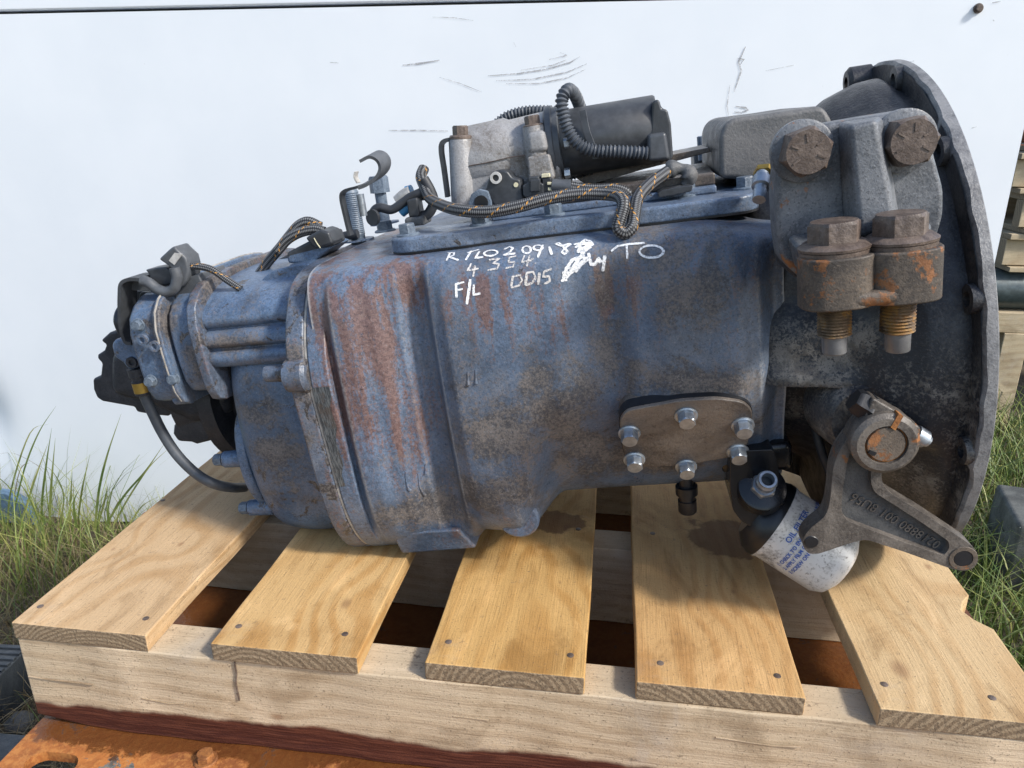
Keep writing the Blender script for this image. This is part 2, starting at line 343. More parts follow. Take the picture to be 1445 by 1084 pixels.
def catmull(P, k=8):
    P = [Vector(p) for p in P]; Q = [P[0] * 2 - P[1]] + P + [P[-1] * 2 - P[-2]]; out = []
    for i in range(1, len(Q) - 2):
        a, b, c, d = Q[i - 1:i + 3]
        for j in range(k):
            t = j / k
            out.append(.5 * ((2 * b) + (c - a) * t + (2 * a - 5 * b + 4 * c - d) * t * t + (3 * b - a - 3 * c + d) * t ** 3))
    out.append(P[-1]); return out
def tubev(P, rad, n=10, closed_ends=True):
    V, F, U = [], [], []; L = 0; up = None
    for i, p in enumerate(P):
        t = (P[min(i + 1, len(P) - 1)] - P[max(i - 1, 0)]).normalized()
        if up is None: up = basis(t)[1]
        up = (up - t * up.dot(t)).normalized(); w = t.cross(up)
        if i: L += (p - P[i - 1]).length
        r = rad(L) if callable(rad) else rad
        for j in range(n):
            a = 2 * math.pi * j / n; V.append(p + (up * math.cos(a) + w * math.sin(a)) * r); U.append((L, j / n))
    for i in range(len(P) - 1):
        for j in range(n):
            F.append([i * n + j, i * n + (j + 1) % n, (i + 1) * n + (j + 1) % n, (i + 1) * n + j])
    F.append(list(range(n))); F.append([(len(P) - 1) * n + j for j in range(n)])
    return V, F, U
def tube(name, pts, rad, mat, parent, n=10, k=8, raw=False):
    P = [Vector(p) for p in pts] if raw else catmull(pts, k); V, F, U = tubev(P, rad, n)
    o = mk(name, V, F, mat, parent); me = o.data; uv = me.uv_layers.new(name='UVMap')
    for pl in me.polygons:
        vs_ = [me.loops[l].vertex_index for l in pl.loop_indices]
        wrap = max(U[i][1] for i in vs_) - min(U[i][1] for i in vs_) > .5
        for l, i in zip(pl.loop_indices, vs_):
            uu, ww = U[i]; uv.data[l].uv = (uu, ww + 1 if wrap and ww < .5 else ww)
    return o
def corrug(L): return .0062 + .0011 * math.sin(L * 2 * math.pi / .0042)
def ribbonv(P, wdir, half, th, tdir=None):
    """flat strap: P centre line, wdir half width direction, thickness th"""
    V, F = [], []; wd_ = Vector(wdir)
    for i, p in enumerate(P):
        t = (P[min(i + 1, len(P) - 1)] - P[max(i - 1, 0)]).normalized(); nn = t.cross(wd_).normalized() * th / 2
        V += [p + wd_ * half + nn, p - wd_ * half + nn, p - wd_ * half - nn, p + wd_ * half - nn]
    for i in range(len(P) - 1):
        for j in range(4): F.append([i * 4 + j, i * 4 + (j + 1) % 4, i * 4 + 4 + (j + 1) % 4, i * 4 + 4 + j])
    F += [[0, 1, 2, 3], [(len(P) - 1) * 4 + j for j in (3, 2, 1, 0)]]
    return V, F
_bm = {}
def hexmesh(af, h, fr, fh, cham=.12):
    key = (af, h, fr, fh)
    if key in _bm: return _bm[key]
    V, F = [], []; n = 24
    def ring(z, fn): 
        s = len(V)
        for i in range(n):
            t = 2 * math.pi * i / n; r = fn(t); V.append((r * math.cos(t), r * math.sin(t), z))
        return s
    def hx(t): a = (t % (math.pi / 3)) - math.pi / 6; return (af / 2) / math.cos(a)
    rs = []
    if fr: rs += [ring(0, lambda t: fr), ring(fh * .6, lambda t: fr), ring(fh, lambda t: max(fr * .9, af / 2 * 1.05))]
    b = fh if fr else 0
    rs += [ring(b, hx), ring(b + h * .86, hx), ring(b + h, lambda t: min(hx(t), af / 2) * .985), ring(b + h, lambda t: af / 2 * .8)]
    for a, c in zip(rs, rs[1:]):
        for i in range(n): j = (i + 1) % n; F.append([a + i, a + j, c + j, c + i])
    F.append([rs[-1] + i for i in range(n)])
    me = bpy.data.meshes.new('bolt'); me.from_pydata(V, [], F); me.polygons.foreach_set('use_smooth', [True] * len(me.polygons)); me.set_sharp_from_angle(angle=R_(28))
    _bm[key] = me; return me
def bolt(pos, ax, mat, parent, af=.016, h=.009, fr=.011, fh=.002, name='bolt', rot=None):
    me0 = hexmesh(af, h, fr, fh); key = (me0.name, mat)
    if key not in _bm:
        me = me0.copy(); me.materials.append(MAT[mat]); _bm[key] = me
    o = bpy.data.objects.new(name, _bm[key]); COL.objects.link(o); o.parent = parent; o.location = pos
    q = Vector((0, 0, 1)).rotation_difference(Vector(ax)); o.rotation_mode = 'QUATERNION'
    o.rotation_quaternion = q @ Quaternion((0, 0, 1), rnd.random() * 1.05 if rot is None else rot)
    return o
def sstep(a, b, x):
    t = min(1, max(0, (x - a) / (b - a))); return t * t * (3 - 2 * t)
def interp(tab, x):
    if x <= tab[0][0]: return tab[0][1]
    for (a, va), (b, vb) in zip(tab, tab[1:]):
        if x <= b: return va + (vb - va) * sstep(a, b, x)
    return tab[-1][1]
def chaikin(P, it=3):
    for _ in range(it):
        Q = []
        for i in range(len(P)):
            a, b = P[i], P[(i + 1) % len(P)]; Q += [a * .75 + b * .25, a * .25 + b * .75]
        P = Q
    return P
def loft(name, secs, mat, parent, **kw):
    n = len(secs[0]); V = [p for s in secs for p in s]; F = []
    for k in range(len(secs) - 1):
        for i in range(n): j = (i + 1) % n; F.append([k * n + i, k * n + j, (k + 1) * n + j, (k + 1) * n + i])
    F.append(list(range(n))); F.append([(len(secs) - 1) * n + i for i in range(n)][::-1])
    return mk(name, V, F, mat, parent, **kw)
def mirror_sec(x, front):   # front: (y,z) from top centre to bottom centre
    P = [Vector((x, y, z)) for y, z in front]; return P + [Vector((x, -p.y, p.z)) for p in P[-2:0:-1]]
def plate_x(name, front, x0, x1, mat, parent, bevel=.002, rnd_it=2, **kw):
    s = chaikin(mirror_sec(x0, front), rnd_it); v, f = extr(s, (x1 - x0, 0, 0)); return mk(name, v, f, mat, parent, bevel=bevel, ang=50, **kw)

# ================================================================== SETTING
WALLY = 1.80
def ground_mat():
    m = M('soil_and_dry_grass'); v = m.obj(); a = m.noise(v, 5, 6, .7); f = m.noise(v, 90, 4, .7)
    c = m.mix(m.ramp(a, .35, .65), (.085, .065, .042), (.16, .13, .085)); c = m.mix(m.ramp(f, .5, .7), c, (.055, .05, .03)); m.bump(f, .8, .01)
    return m.fin(c, .9)
V, F = [], []; N = 60
for j in range(N + 1):
    for i in range(N + 1):
        sx = (i / N * 2 - 1); sy = (j / N * 2 - 1); x = 40 * sx * abs(sx) ** 1.5; y = 1.5 + 40 * sy * abs(sy) ** 1.5
        V.append((x, y, .012 * math.sin(x * 3.1 + y) + .010 * math.sin(y * 5.3 - x * 2)))
for j in range(N):
    for i in range(N): a = j * (N + 1) + i; F.append([a, a + 1, a + N + 2, a + N + 1])
tag(mk('ground', V, F, ground_mat()), kind='structure')

def wall_mat():
    m = M('white_wall_panel'); v = m.obj(); a = m.noise(v, 3, 4, .6); f = m.noise(m.obj(scale=(1, 1, .3)), 40, 4, .6)
    c = m.mix(m.ramp(a, .3, .7), (.74, .785, .83), (.78, .82, .86))
    c = m.mix(m.math('MULTIPLY', m.ramp(m.noise(v, 120, 3, .7), .70, .76), .35), c, (.40, .40, .40))
    m.bump(m.noise(v, 2.2, 2), .12, .02)
    return m.fin(c, m.ramp(f, .3, .7, .28, .42), 0, .5)
MAT['wall'] = wall_mat()
wall = bpy.data.objects.new('wall', None); COL.objects.link(wall); wall.location = (0, WALLY, 0)
tag(wall, 'white smooth metal-faced wall panel with scuff marks behind the gearbox', 'wall')
def wp(px, py, dy=0.):
    p = onp(px, py, 1, WALLY + dy); p.y -= WALLY; return p
zs = wp(360, 10).z; xr = wp(1430, 250).x
bl = wp(50, 737).z; br = wp(330, 735).z; sl_ = (br - bl) / (wp(330, 735).x - wp(50, 737).x)
lowx0 = wp(0, 735).x; z_at = lambda x: min(bl + sl_ * (x - wp(50, 737).x), .075)
# lower panel with a crumpled lower left corner, upper panel above a seam
nx, nz = 90, 50; V, F = [], []
for j in range(nz + 1):
    for i in range(nx + 1):
        x = -3.2 + (xr + 3.2) * i / nx; zb = max(.0, z_at(x)) if x > -1.9 else .0; z = zb + (zs - .004 - zb) * j / nz
        d = math.exp(-((x + 1.86) ** 2 / .006 + (z - .33) ** 2 / .010)) * .05
        V.append((x, d, z))
for j in range(nz):
    for i in range(nx): a = j * (nx + 1) + i; F.append([a, a + 1, a + nx + 2, a + nx + 1])
lowp = mk('wall_panel', V, F, 'wall', wall); s = lowp.modifiers.new('s', 'SOLIDIFY'); s.thickness = .05; s.offset = -1
s = lowp.modifiers.new('e', 'EDGE_SPLIT'); s.split_angle = R_(50)
v, f = boxv(((xr - 3.2) / 2, .025, zs + .704), (xr + 3.2, .05, 1.40)); mk('wall_panel', v, f, 'wall', wall, bevel=.004)
v, f = boxv(((xr - 3.2) / 2, .04, zs), (xr + 3.18, .02, .02)); mk('seam_backing', v, f, 'black', wall)
bolt(wp(1380, 12) + Vector((0, -.001, 0)), (0, -1, 0), 'boltr', wall, .012, .007, .0095, .003, 'screw')
# scuffs and scratches on the panel
def scuff_mat():
    m = M('grey_scuff'); v = m.obj(); n = m.noise(v, 70, 4, .7); m.fin((.30, .30, .31), .6)
    m.t.links.new(m.ramp(n, .38, .62, .25, .75), m.b.inputs['Alpha']); return m.m
MAT['scuff'] = scuff_mat()
def wall_stroke(px, w):
    P = [wp(x, y, -.0015) for x, y in px]; V, F = [], []
    for i, p in enumerate(P):
        t = (P[min(i + 1, len(P) - 1)] - P[max(i - 1, 0)]).normalized(); nn = Vector((-t.z, 0, t.x))
        k = w * (.35 if i in (0, len(P) - 1) else 1) * .0016; V += [p + nn * k, p - nn * k]
    for i in range(len(P) - 1): F.append([2 * i, 2 * i + 1, 2 * i + 3, 2 * i + 2])
    mk('scuff_mark', V, F, 'scuff', wall)
for px, w in [([(568, 92), (590, 90), (620, 85)], 1.4), ([(688, 107), (730, 104), (770, 98), (805, 88), (818, 80)], .9), ([(700, 114), (750, 112), (800, 102), (828, 90)], .8),
              ([(714, 118), (760, 118), (800, 110), (826, 98)], .7), ([(775, 84), (800, 78), (790, 74)], .7), ([(735, 99), (780, 92), (800, 84)], .6), ([(620, 109), (650, 118), (680, 130)], .6),
              ([(548, 184), (590, 184), (632, 185)], 1.), ([(1052, 66), (1042, 88), (1046, 100), (1036, 130)], 1.3), ([(1040, 82), (1050, 84), (1044, 92)], 1.2), ([(1030, 120), (1026, 150), (1028, 163)], .8),
              ([(1038, 150), (1052, 152), (1056, 155), (1046, 159), (1036, 158)], 1.2), ([(465, 88), (478, 89)], 1.), ([(1262, 92), (1290, 86)], .7), ([(1080, 100), (1120, 92)], .6),
              ([(1371, 181), (1378, 179)], 1.), ([(725, 60), (728, 66)], .9), ([(1400, 4), (1412, 2)], 1.5), ([(1401, 28), (1403, 30)], 1.5), ([(610, 24), (640, 25), (668, 29)], .5)]:
    wall_stroke(px, w)

# ------------------------------------------------------------------ rusty steel stand under the pallet
def rust_mat():
    m = M('rusty_plate'); v = m.obj(); a = m.noise(v, 16, 6, .7, .4); f = m.noise(v, 150, 4, .7); b = m.noise(v, 5, 3)
    c = m.mix(m.ramp(a, .35, .65), (.20, .065, .018), (.42, .15, .035)); c = m.mix(m.math('MULTIPLY', m.ramp(f, .45, .62), .5), c, (.50, .22, .06))
    p = m.ramp(m.math('ADD', m.math('MULTIPLY', a, .8), m.math('MULTIPLY', f, .2)), .59, .62)
    c = m.mix(p, c, m.mix(m.ramp(f, .4, .6), (.06, .065, .06), (.15, .155, .145)))
    wet_shade = m.ramp(m.math('ADD', m.sep(v)[1], m.math('MULTIPLY', m.math('SUBTRACT', a, .5), .09)), .552, .560)  # wet strip at the front; the shade beneath the pallet is painted in too
    c = m.mix(m.math('MULTIPLY', wet_shade, .85), c, (.085, .03, .010)); m.bump(m.math('ADD', f, a), .5, .002)
    return m.fin(c, m.math('SUBTRACT', .75, m.math('MULTIPLY', wet_shade, .6)), 0, .45)
MAT['rustplate'] = rust_mat()
ZB = DECK - .1345                                   # underside of the bearers = top of the plate
stand = bpy.data.objects.new('steel_stand', None); COL.objects.link(stand); tag(stand, 'orange rusted steel stand with a slotted hole under the pallet', 'stand')
XL = -.616
bm_ = bmesh.new()
def plate_hole(x0, x1, y0, y1, z0, z1, hc, hr, hl):
    n = 24; ring = []
    for i in range(n):
        t = 2 * math.pi * i / n; ring.append((hc[0] + (hl if math.cos(t) > 0 else -hl) + hr * math.cos(t), hc[1] + hr * math.sin(t) * .9))
    outer = []
    for hx_, hy_ in ring:
        dx, dy = hx_ - hc[0], hy_ - hc[1]; t = min((x1 - hc[0]) / dx if dx > 0 else (x0 - hc[0]) / dx if dx < 0 else 9e9, (y1 - hc[1]) / dy if dy > 0 else (y0 - hc[1]) / dy if dy < 0 else 9e9)
        outer.append((hc[0] + dx * t, hc[1] + dy * t))
    V = [(x, y, z) for z in (z0, z1) for x, y in ring] + [(x, y, z) for z in (z0, z1) for x, y in outer]; F = []
    for i in range(n):
        j = (i + 1) % n
        F += [[i, j, n + j, n + i], [2 * n + i, 3 * n + i, 3 * n + j, 2 * n + j], [n + i, n + j, 3 * n + j, 3 * n + i], [i, 2 * n + i, 2 * n + j, j]]
    for cx_, cy_ in ((x0, y0), (x1, y0), (x1, y1), (x0, y1)):   # fill the corners
        near = sorted(range(n), key=lambda i: (outer[i][0] - cx_) ** 2 + (outer[i][1] - cy_) ** 2)
        ax_ = [i for i in near if abs(outer[i][0] - cx_) < 1e-6]; ay_ = [i for i in near if abs(outer[i][1] - cy_) < 1e-6]
        if ax_ and ay_:
            a = min(ax_, key=lambda i: abs(outer[i][1] - cy_)); b = min(ay_, key=lambda i: abs(outer[i][0] - cx_))
            if a != b:
                k = len(V); V += [(cx_, cy_, z0), (cx_, cy_, z1)]; F += [[n * 3 + a, n * 3 + b, k + 1], [n * 2 + a, k, n * 2 + b]]
    return V, F
hc = onp(72, 1078, 2, ZB)
V, F = plate_hole(XL, -.42, .40, .66, ZB - .012, ZB, (hc.x, hc.y), .016, .012)
mk('plate', V, F, 'rustplate', stand, smooth=0)
v, f = boxv((.04, .825, ZB - .006), (.92, .85, .012)); mk('plate', v, f, 'rustplate', stand)
v, f = boxv(((XL - .42) / 2, .956, ZB - .006), (-.42 - XL, .588, .012)); mk('plate', v, f, 'rustplate', stand)
for y_ in (.42, 1.23): box('channel', (-.06, y_, ZB - .055), (1.08, .012, .086), 'rustplate', stand, .002)
for x_ in (-.56, .44):
    for y_ in (.45, 1.20): box('leg', (x_, y_, (ZB - .012) / 2 - .02), (.06, .045, ZB - .012 + .03), 'rustplate', stand, .003)
bp_ = onp(291, 1074, 2, ZB); bolt((bp_.x, bp_.y, ZB), (0, 0, 1), 'rusty', stand, .016, .008, .012, .003)
cp = onp(258, 1048, 2, ZB)

# ------------------------------------------------------------------ pallet
pal = bpy.data.objects.new('pallet', None); COL.objects.link(pal); pal.location = (0, 0, DECK)
tag(pal, 'new pine pallet with five wide deck boards carrying the gearbox', 'pallet')
TH = .021; Y0, Y1 = .577, 1.47
BX = [(-.617, -.462), (-.391, -.235), (-.168, -.012), (.037, .191), (.254, .407)]
def bpx(px, py, i): p = onp(px, py, 2, DECK); return (p.x - (BX[i][0] + BX[i][1]) / 2, p.y - Y0)
KN = [[(*bpx(255, 768, 0), .014), (*bpx(160, 775, 0), .012)], [(*bpx(488, 852, 1), .02)], [(*bpx(790, 822, 2), .010), (*bpx(800, 745, 2), .02)], [(*bpx(1035, 835, 3), .012), (*bpx(985, 860, 3), .009)], [(*bpx(1270, 945, 4), .026), (*bpx(1310, 800, 4), .016)]]
SPL = [[], [], [(*bpx(780, 735, 2), .035)], [(*bpx(1020, 758, 3), .05)], []]
PAL = [((.53, .365, .205), (.40, .235, .10)), ((.55, .355, .155), (.41, .21, .06)), ((.52, .315, .115), (.37, .18, .042)), ((.51, .31, .13), (.38, .19, .06)), ((.53, .375, .20), (.41, .24, .10))]
NAILS = [[(57, 856), (206, 873), (230, 706)], [(337, 884), (487, 895)], [(633, 906), (805, 925), (816, 747)], [(932, 936), (1097, 954), (921, 753)], [(1248, 966), (1400, 985)]]
for i, (a, b) in enumerate(BX):
    cx_, hw = (a + b) / 2, (b - a) / 2; L_ = Y1 - Y0; ny = 60; V, F = [], []
    rr = random.Random(i)
    ph = rr.random() * 9
    sec = [(-1, 0), (1, 0), (1, 1), (-1, 1)]
    dy0 = [.000, -.002, .001, .003, -.001][i]
    for k in range(ny + 1):
        y = dy0 + (L_ - dy0) * k / ny
        e1 = .0008 * math.sin(y * 9 + ph) + .0003 * math.sin(y * 43 + ph * 2); e2 = .0008 * math.sin(y * 8 + ph * 3) + .0003 * math.sin(y * 37 + ph)
        notch = 0.
        if i == 4:                                      # bark-edged bite out of the last board
            yn = bpx(1368, 862, 4)[1]; d = abs(y - yn) / .020; notch = .020 * math.sqrt(max(0, 1 - d * d))
        for sx, sz in sec:
            x = sx * hw + (e1 if sx < 0 else e2); 
            if sx > 0: x -= notch * (1 if sz else .7)
            V.append((x, y, 0 if sz else -TH + .0006 * math.sin(y * 15 + ph)))
    for k in range(ny):
        for q in range(4): F.append([k * 4 + q, k * 4 + (q + 1) % 4, k * 4 + 4 + (q + 1) % 4, k * 4 + 4 + q])
    F += [[0, 1, 2, 3], [ny * 4 + q for q in (3, 2, 1, 0)]]
    p_, a_ = PAL[i]
    m_ = wood_mat('pine_board_%d' % i, p_, a_, ring=([.02, -.03, .015, -.09, .05][i], [-.10, -.07, -.032, -.12, -.06][i]), knots=KN[i], seed=i * 3.7, freq=[190, 150, 125, 150, 105][i], splash=SPL[i])
    o = mk('deck_board', V, F, m_, pal, bevel=.0016, seg=2, ang=60); o.location = (cx_, Y0, 0)
    for (px, py) in NAILS[i]:
        p = onp(px, py, 2, DECK); 
        lathe('nail', [(-.002, .003), (.0004, .0035), (.0007, .003)], (p.x - cx_, p.y - Y0, 0), (0, 0, 1), 'boltr', o, 12)
mw = wood_mat('pine_bearer', (.50, .40, .275), (.35, .25, .15), ring=(.02, -.22), knots=((-.012, -.225, .016), (.02, .12, .009), (-.02, .42, .012)), seed=11., stain=(-.030,), dust=.9, axis='x', freq=110, rc=.55, sawk=.15)
mw2 = wood_mat('pine_bearer_rear', (.42, .33, .23), (.30, .21, .12), ring=(.02, -.15), seed=21., dust=.6, axis='x', freq=120, rc=.4, sawk=.2)
ZH = .134 - TH
for j, (y_, m_) in enumerate([(.602, mw), (.868, mw2), (1.16, mw2), (1.43, mw2)]):
    V, F = [], []; nx = 50; Lx = 1.022; 
    for k in range(nx + 1):
        x = -Lx / 2 + Lx * k / nx; e = .0010 * math.sin(x * 23 + j) + .0007 * math.sin(x * 67)
        lift = .017 * sstep(-.44, -.511, x) if j == 0 else 0      # sawn-off lower corner
        for sy, sz in ((-1, 0), (1, 0), (1, 1), (-1, 1)):
            V.append((x, sy * .0235 + (e if sy < 0 else 0), ZH / 2 if sz else -ZH / 2 + lift * .6))
    for k in range(nx):
        for q in range(4): F.append([k * 4 + q, k * 4 + (q + 1) % 4, k * 4 + 4 + (q + 1) % 4, k * 4 + 4 + q])
    F += [[0, 1, 2, 3], [nx * 4 + q for q in (3, 2, 1, 0)]]
    o = mk('bearer', V, F, m_, pal, bevel=.002, seg=2, ang=60); o.location = (-.105, y_, -TH - ZH / 2 - .0004)
    if j == 0:
        P = [onp(px, py, 1, y_ - .0245) - Vector((-.105, y_, DECK - TH - ZH / 2)) for px, py in ((331, 934), (334, 950), (333, 964), (338, 988))]
        mk('split', *ribbonv(P, (0, 1, 0), .001, .0007), 'boltr', o)
        for px in ([(40, 954), (70, 959), (130, 966)], [(200, 985), (240, 993), (262, 992)], [(640, 1010), (690, 1016)], [(1010, 1040), (1090, 1052), (1130, 1054)]):
            P = [onp(a_, b_, 1, y_ - .0245) - Vector((-.105, y_, DECK - TH - ZH / 2)) for a_, b_ in px]
            mk('splinter', *ribbonv(P, (0, 1, 0), .0007, .0008), mw2, o)

# ================================================================== GEARBOX
gb = bpy.data.objects.new('gearbox', None); COL.objects.link(gb)
gb.location = GO; gb.rotation_euler = (0, -TILT, 0)
tag(gb, 'used blue-grey truck gearbox with black bell housing lying on the pallet', 'gearbox')
# ---- main case
KA = [(0, .158), (-.10, .158), (-.160, .1575), (-.188, .147), (-.199, .105), (-.204, .03), (-.204, -.05), (-.200, -.115), (-.183, -.168), (-.138, -.200), (-.09, -.205), (0, -.205)]
KB = [(0, .158), (-.10, .158), (-.160, .1575), (-.190, .147), (-.200, .105), (-.205, .03), (-.205, -.012), (-.184, -.060), (-.160, -.112), (-.128, -.146), (-.09, -.152), (0, -.152)]
DX = [(-.65, 0), (-.613, -.002), (-.602, .008), (-.590, .007), (-.565, -.001), (-.538, -.012), (-.521, -.024), (-.508, -.022), (-.496, -.002), (-.480, .005), (-.43, .003), (-.38, -.002), (-.342, -.011), (-.318, -.014), (-.290, -.002), (-.262, .005), (-.20, .005), (-.180, -.003), (-.158, -.026)]
def case_sec(x):
    t = sstep(-.443, -.392, x); d = interp(DX, x); K = []
    for (ya, za), (yb, zb) in zip(KA, KB):
        y = ya + (yb - ya) * t; z = za + (zb - za) * t
        w = sstep(.165, .11, z) * sstep(-.19, -.12, z - .05 * t)
        if z < -.10: z += .016 * sstep(-.512, -.490, x) * (1 - t)
        tp = .012 * sstep(-.23, -.15, x) if z > .1 else 0
        if y < 0: y -= d * w
        # swelling low on the middle bay above the lug
        if y < 0: y -= .012 * math.exp(-((x + .45) / .035) ** 2 - ((z + .15) / .05) ** 2)
        K.append((y, z - tp))
    return chaikin(mirror_sec(x, K), 3)
xs = [-.628 + (.628 - .150) * i / 190 for i in range(191)]
case = loft('main_case', [case_sec(x) for x in xs], 'case', gb, smooth=50)
bvh = BVHTree.FromPolygons([v.co.copy() for v in case.data.vertices], [tuple(p.vertices) for p in case.data.polygons])
def case_hit(px, py):
    o_ = loc(CAM); d = ray(px, py); dl = Vector((d.dot(EX), d.y, d.dot(EZ))).normalized(); h = bvh.ray_cast(o_, dl)
    return (h[0], h[1]) if h[0] is not None else (None, None)
# ---- flanges between case and rear housing
FL = [(0, .155), (-.09, .155), (-.14, .150), (-.172, .134), (-.204, .09), (-.216, .045), (-.213, 0.), (-.209, -.06), (-.204, -.115), (-.186, -.160), (-.155, -.192), (-.10, -.209), (0, -.209)]
plate_x('case_flange', FL, -.636, -.614, 'blue', gb, .0025)
plate_x('flange_gasket', [(y * .994, z * .994) for y, z in FL], -.6385, -.636, 'gasket', gb, 0)
rf = plate_x('rear_flange', FL, -.660, -.6385, 'flange', gb, .003)
# dowel boss and cap screw on the flange edge
lathe('dowel_boss', [(-.012, .012), (-.010, .018), (.012, .020), (.016, .017)], (-.652, -.205, .052), (1, -.05, 0), 'flange', gb, 28)
lathe('dowel_pin', [(-.044, .006), (-.042, .009), (-.006, .0095)], (-.652, -.195, .052), (1, -.05, -.02), 'flange', gb, 20)
lathe('core_plug', [(0, .011), (.0015, .0105), (.0016, .009)], case_hit(459, 511)[0] + Vector((0, .0005, 0)), case_hit(459, 511)[1], 'blue', gb, 24)
# scraped bare strip on the flange edge
def scrape_mat():
    m = M('scraped_metal'); v = m.obj(scale=(1, 1, .08), rot=(0, R_(-18), 0)); n = m.noise(v, 900, 4, .7); n2 = m.noise(m.obj(), 40, 4, .7)
    c = m.mix(m.ramp(n, .44, .58), (.05, .058, .066), (.15, .165, .175)); c = m.mix(m.math('MULTIPLY', m.ramp(n2, .5, .62), .6), c, (.10, .075, .06)); m.bump(n, .5, .001); return m.fin(c, .38, .3)
MAT['scrape'] = scrape_mat()
so_ = [p for p in chaikin(mirror_sec(-.636, FL), 2) if p.y < -.15 and -.085 < p.z < .05]; V, F = [], []
for i_, p in enumerate(so_):
    w_ = .019 * min(1, .35 + .65 * (1 - i_ / len(so_)) + .12 * math.sin(i_ * 2.1)); V += [p + Vector((.0015, -.0007, 0)), p + Vector((.0015 + w_, -.0007, 0))]
mk('scraped_strip', V, [[2 * k, 2 * k + 1, 2 * k + 3, 2 * k + 2] for k in range(len(so_) - 1)], 'scrape', gb)
# ---- pads and lug under the case
v1 = extr([(-.596, -.186, -.155), (-.514, -.186, -.155), (-.501, -.170, -.190), (-.594, -.170, -.193)], (0, .09, -.006)); mk('drain_pad', *v1, 'blue', gb, bevel=.004, seg=3)
lathe('lifting_lug', [(-.011, .010), (-.011, .021), (-.008, .024), (.008, .024), (.011, .021), (.011, .010), (-.011, .010)], G(733, 727, -.172), (0, 1, 0), 'blue', gb, 32, cap=False)
# weld runs and paint drips
for px in ([(572, 665), (573, 678), (576, 689), (579, 692)], [(590, 668), (592, 686), (597, 696), (600, 699)], [(600, 655), (601, 668)], [(656, 545), (660, 543)], [(671, 522), (672, 541)], [(660, 525), (661, 543)], [(511, 545), (511.5, 548)]):
    P = []
    for x, y in px:
        h, n_ = case_hit(x, y)
        if h: P.append(h + n_ * .0003)
    if len(P) > 1:
        L = sum((P[i + 1] - P[i]).length for i in range(len(P) - 1))
        tube('paint_drip', P, lambda s, L=L: .0007 + .0013 * min(1, s / L) ** 3, 'blue', case, 8, 6)
# ---- PTO cover
pc = [(874, 594), (884, 580), (960, 566), (1012, 563), (1049, 568), (1062, 580), (1061, 596), (1055, 628), (1041, 644), (960, 658), (904, 660), (884, 652), (878, 628)]
A0 = Vector((0, -.216, -.012)); A1 = Vector((0, -.172, -.112))
pn = Vector((0, -(A0.z - A1.z), -(A1.y - A0.y))).normalized()      # faces forward and down
def onplane(px, py, p0, n_):
    o_ = loc(CAM); d = ray(px, py); d = Vector((d.dot(EX), d.y, d.dot(EZ))); return o_ + d * ((p0 - o_).dot(n_) / d.dot(n_))
P = fillet([onplane(x, y, A0, pn) for x, y in pc], .008); v, f = extr(P, -pn * .04)
pto = mk('pto_cover', v, f, 'pto', gb, bevel=.0012)
v, f = extr([p + (p - sum(P, Vector()) / len(P)) * .012 - pn * .004 for p in P], -pn * .012); mk('gasket', v, f, 'black', pto)
for x, y in [(968, 586), (888, 611), (895, 648), (968, 658), (1048, 600), (1041, 637)]: bolt(onplane(x, y, A0, pn), pn, 'zinc', pto, .0155, .010, .0115, .0025)
# ---- drain fitting below the case
lathe('drain_fitting', [(0, .008), (-.012, .008), (-.012, .0125), (-.022, .0125), (-.022, .009), (-.030, .009), (-.030, .0105), (-.044, .0105), (-.046, .009)], G(968, 672, -.135), (0.02, 0, 1), 'black', gb, 20)

# ---- rear (auxiliary) housing
KR = [(0, .10), (-.08, .10), (-.135, .085), (-.160, .04), (-.168, -.03), (-.165, -.10), (-.150, -.155), (-.115, -.188), (-.07, -.198), (0, -.198)]
secs = []
for k in range(25):
    x = -.655 - .122 * k / 24; sc_ = 1 - .05 * sstep(-.70, -.77, x) - .18 * (1 - math.sqrt(max(0, 1 - max(0, (-.752 - x) / .026) ** 2)))
    d = .004 * math.sin((x + .66) * 60)
    secs.append(chaikin(mirror_sec(x, [(y * sc_ - (d if y < -.05 else 0), (z + .05) * sc_ - .05) for y, z in KR]), 3))
rear = loft('rear_housing', secs, 'blue2', gb, smooth=50)
KC = [(0, .152), (-.07, .150), (-.115, .142), (-.148, .126), (-.160, .112), (-.158, .103), (-.150, .099), (-.162, .095), (-.166, .084), (-.163, .079), (-.154, .0755), (-.165, .071), (-.166, .060), (-.155, .050), (-.10, .045), (0, .045)]
s_ = chaikin(mirror_sec(-.658, KC), 2); secs = [s_]
for k in range(1, 9):
    x = -.658 - .120 * k / 8; q = k / 8
    secs.append([Vector((x, p.y * (1 - .04 * q), (p.z - .09) * (1 - .05 * q) + .09)) for p in s_])
loft('range_cylinder_housing', secs, 'blue2', gb, smooth=60)
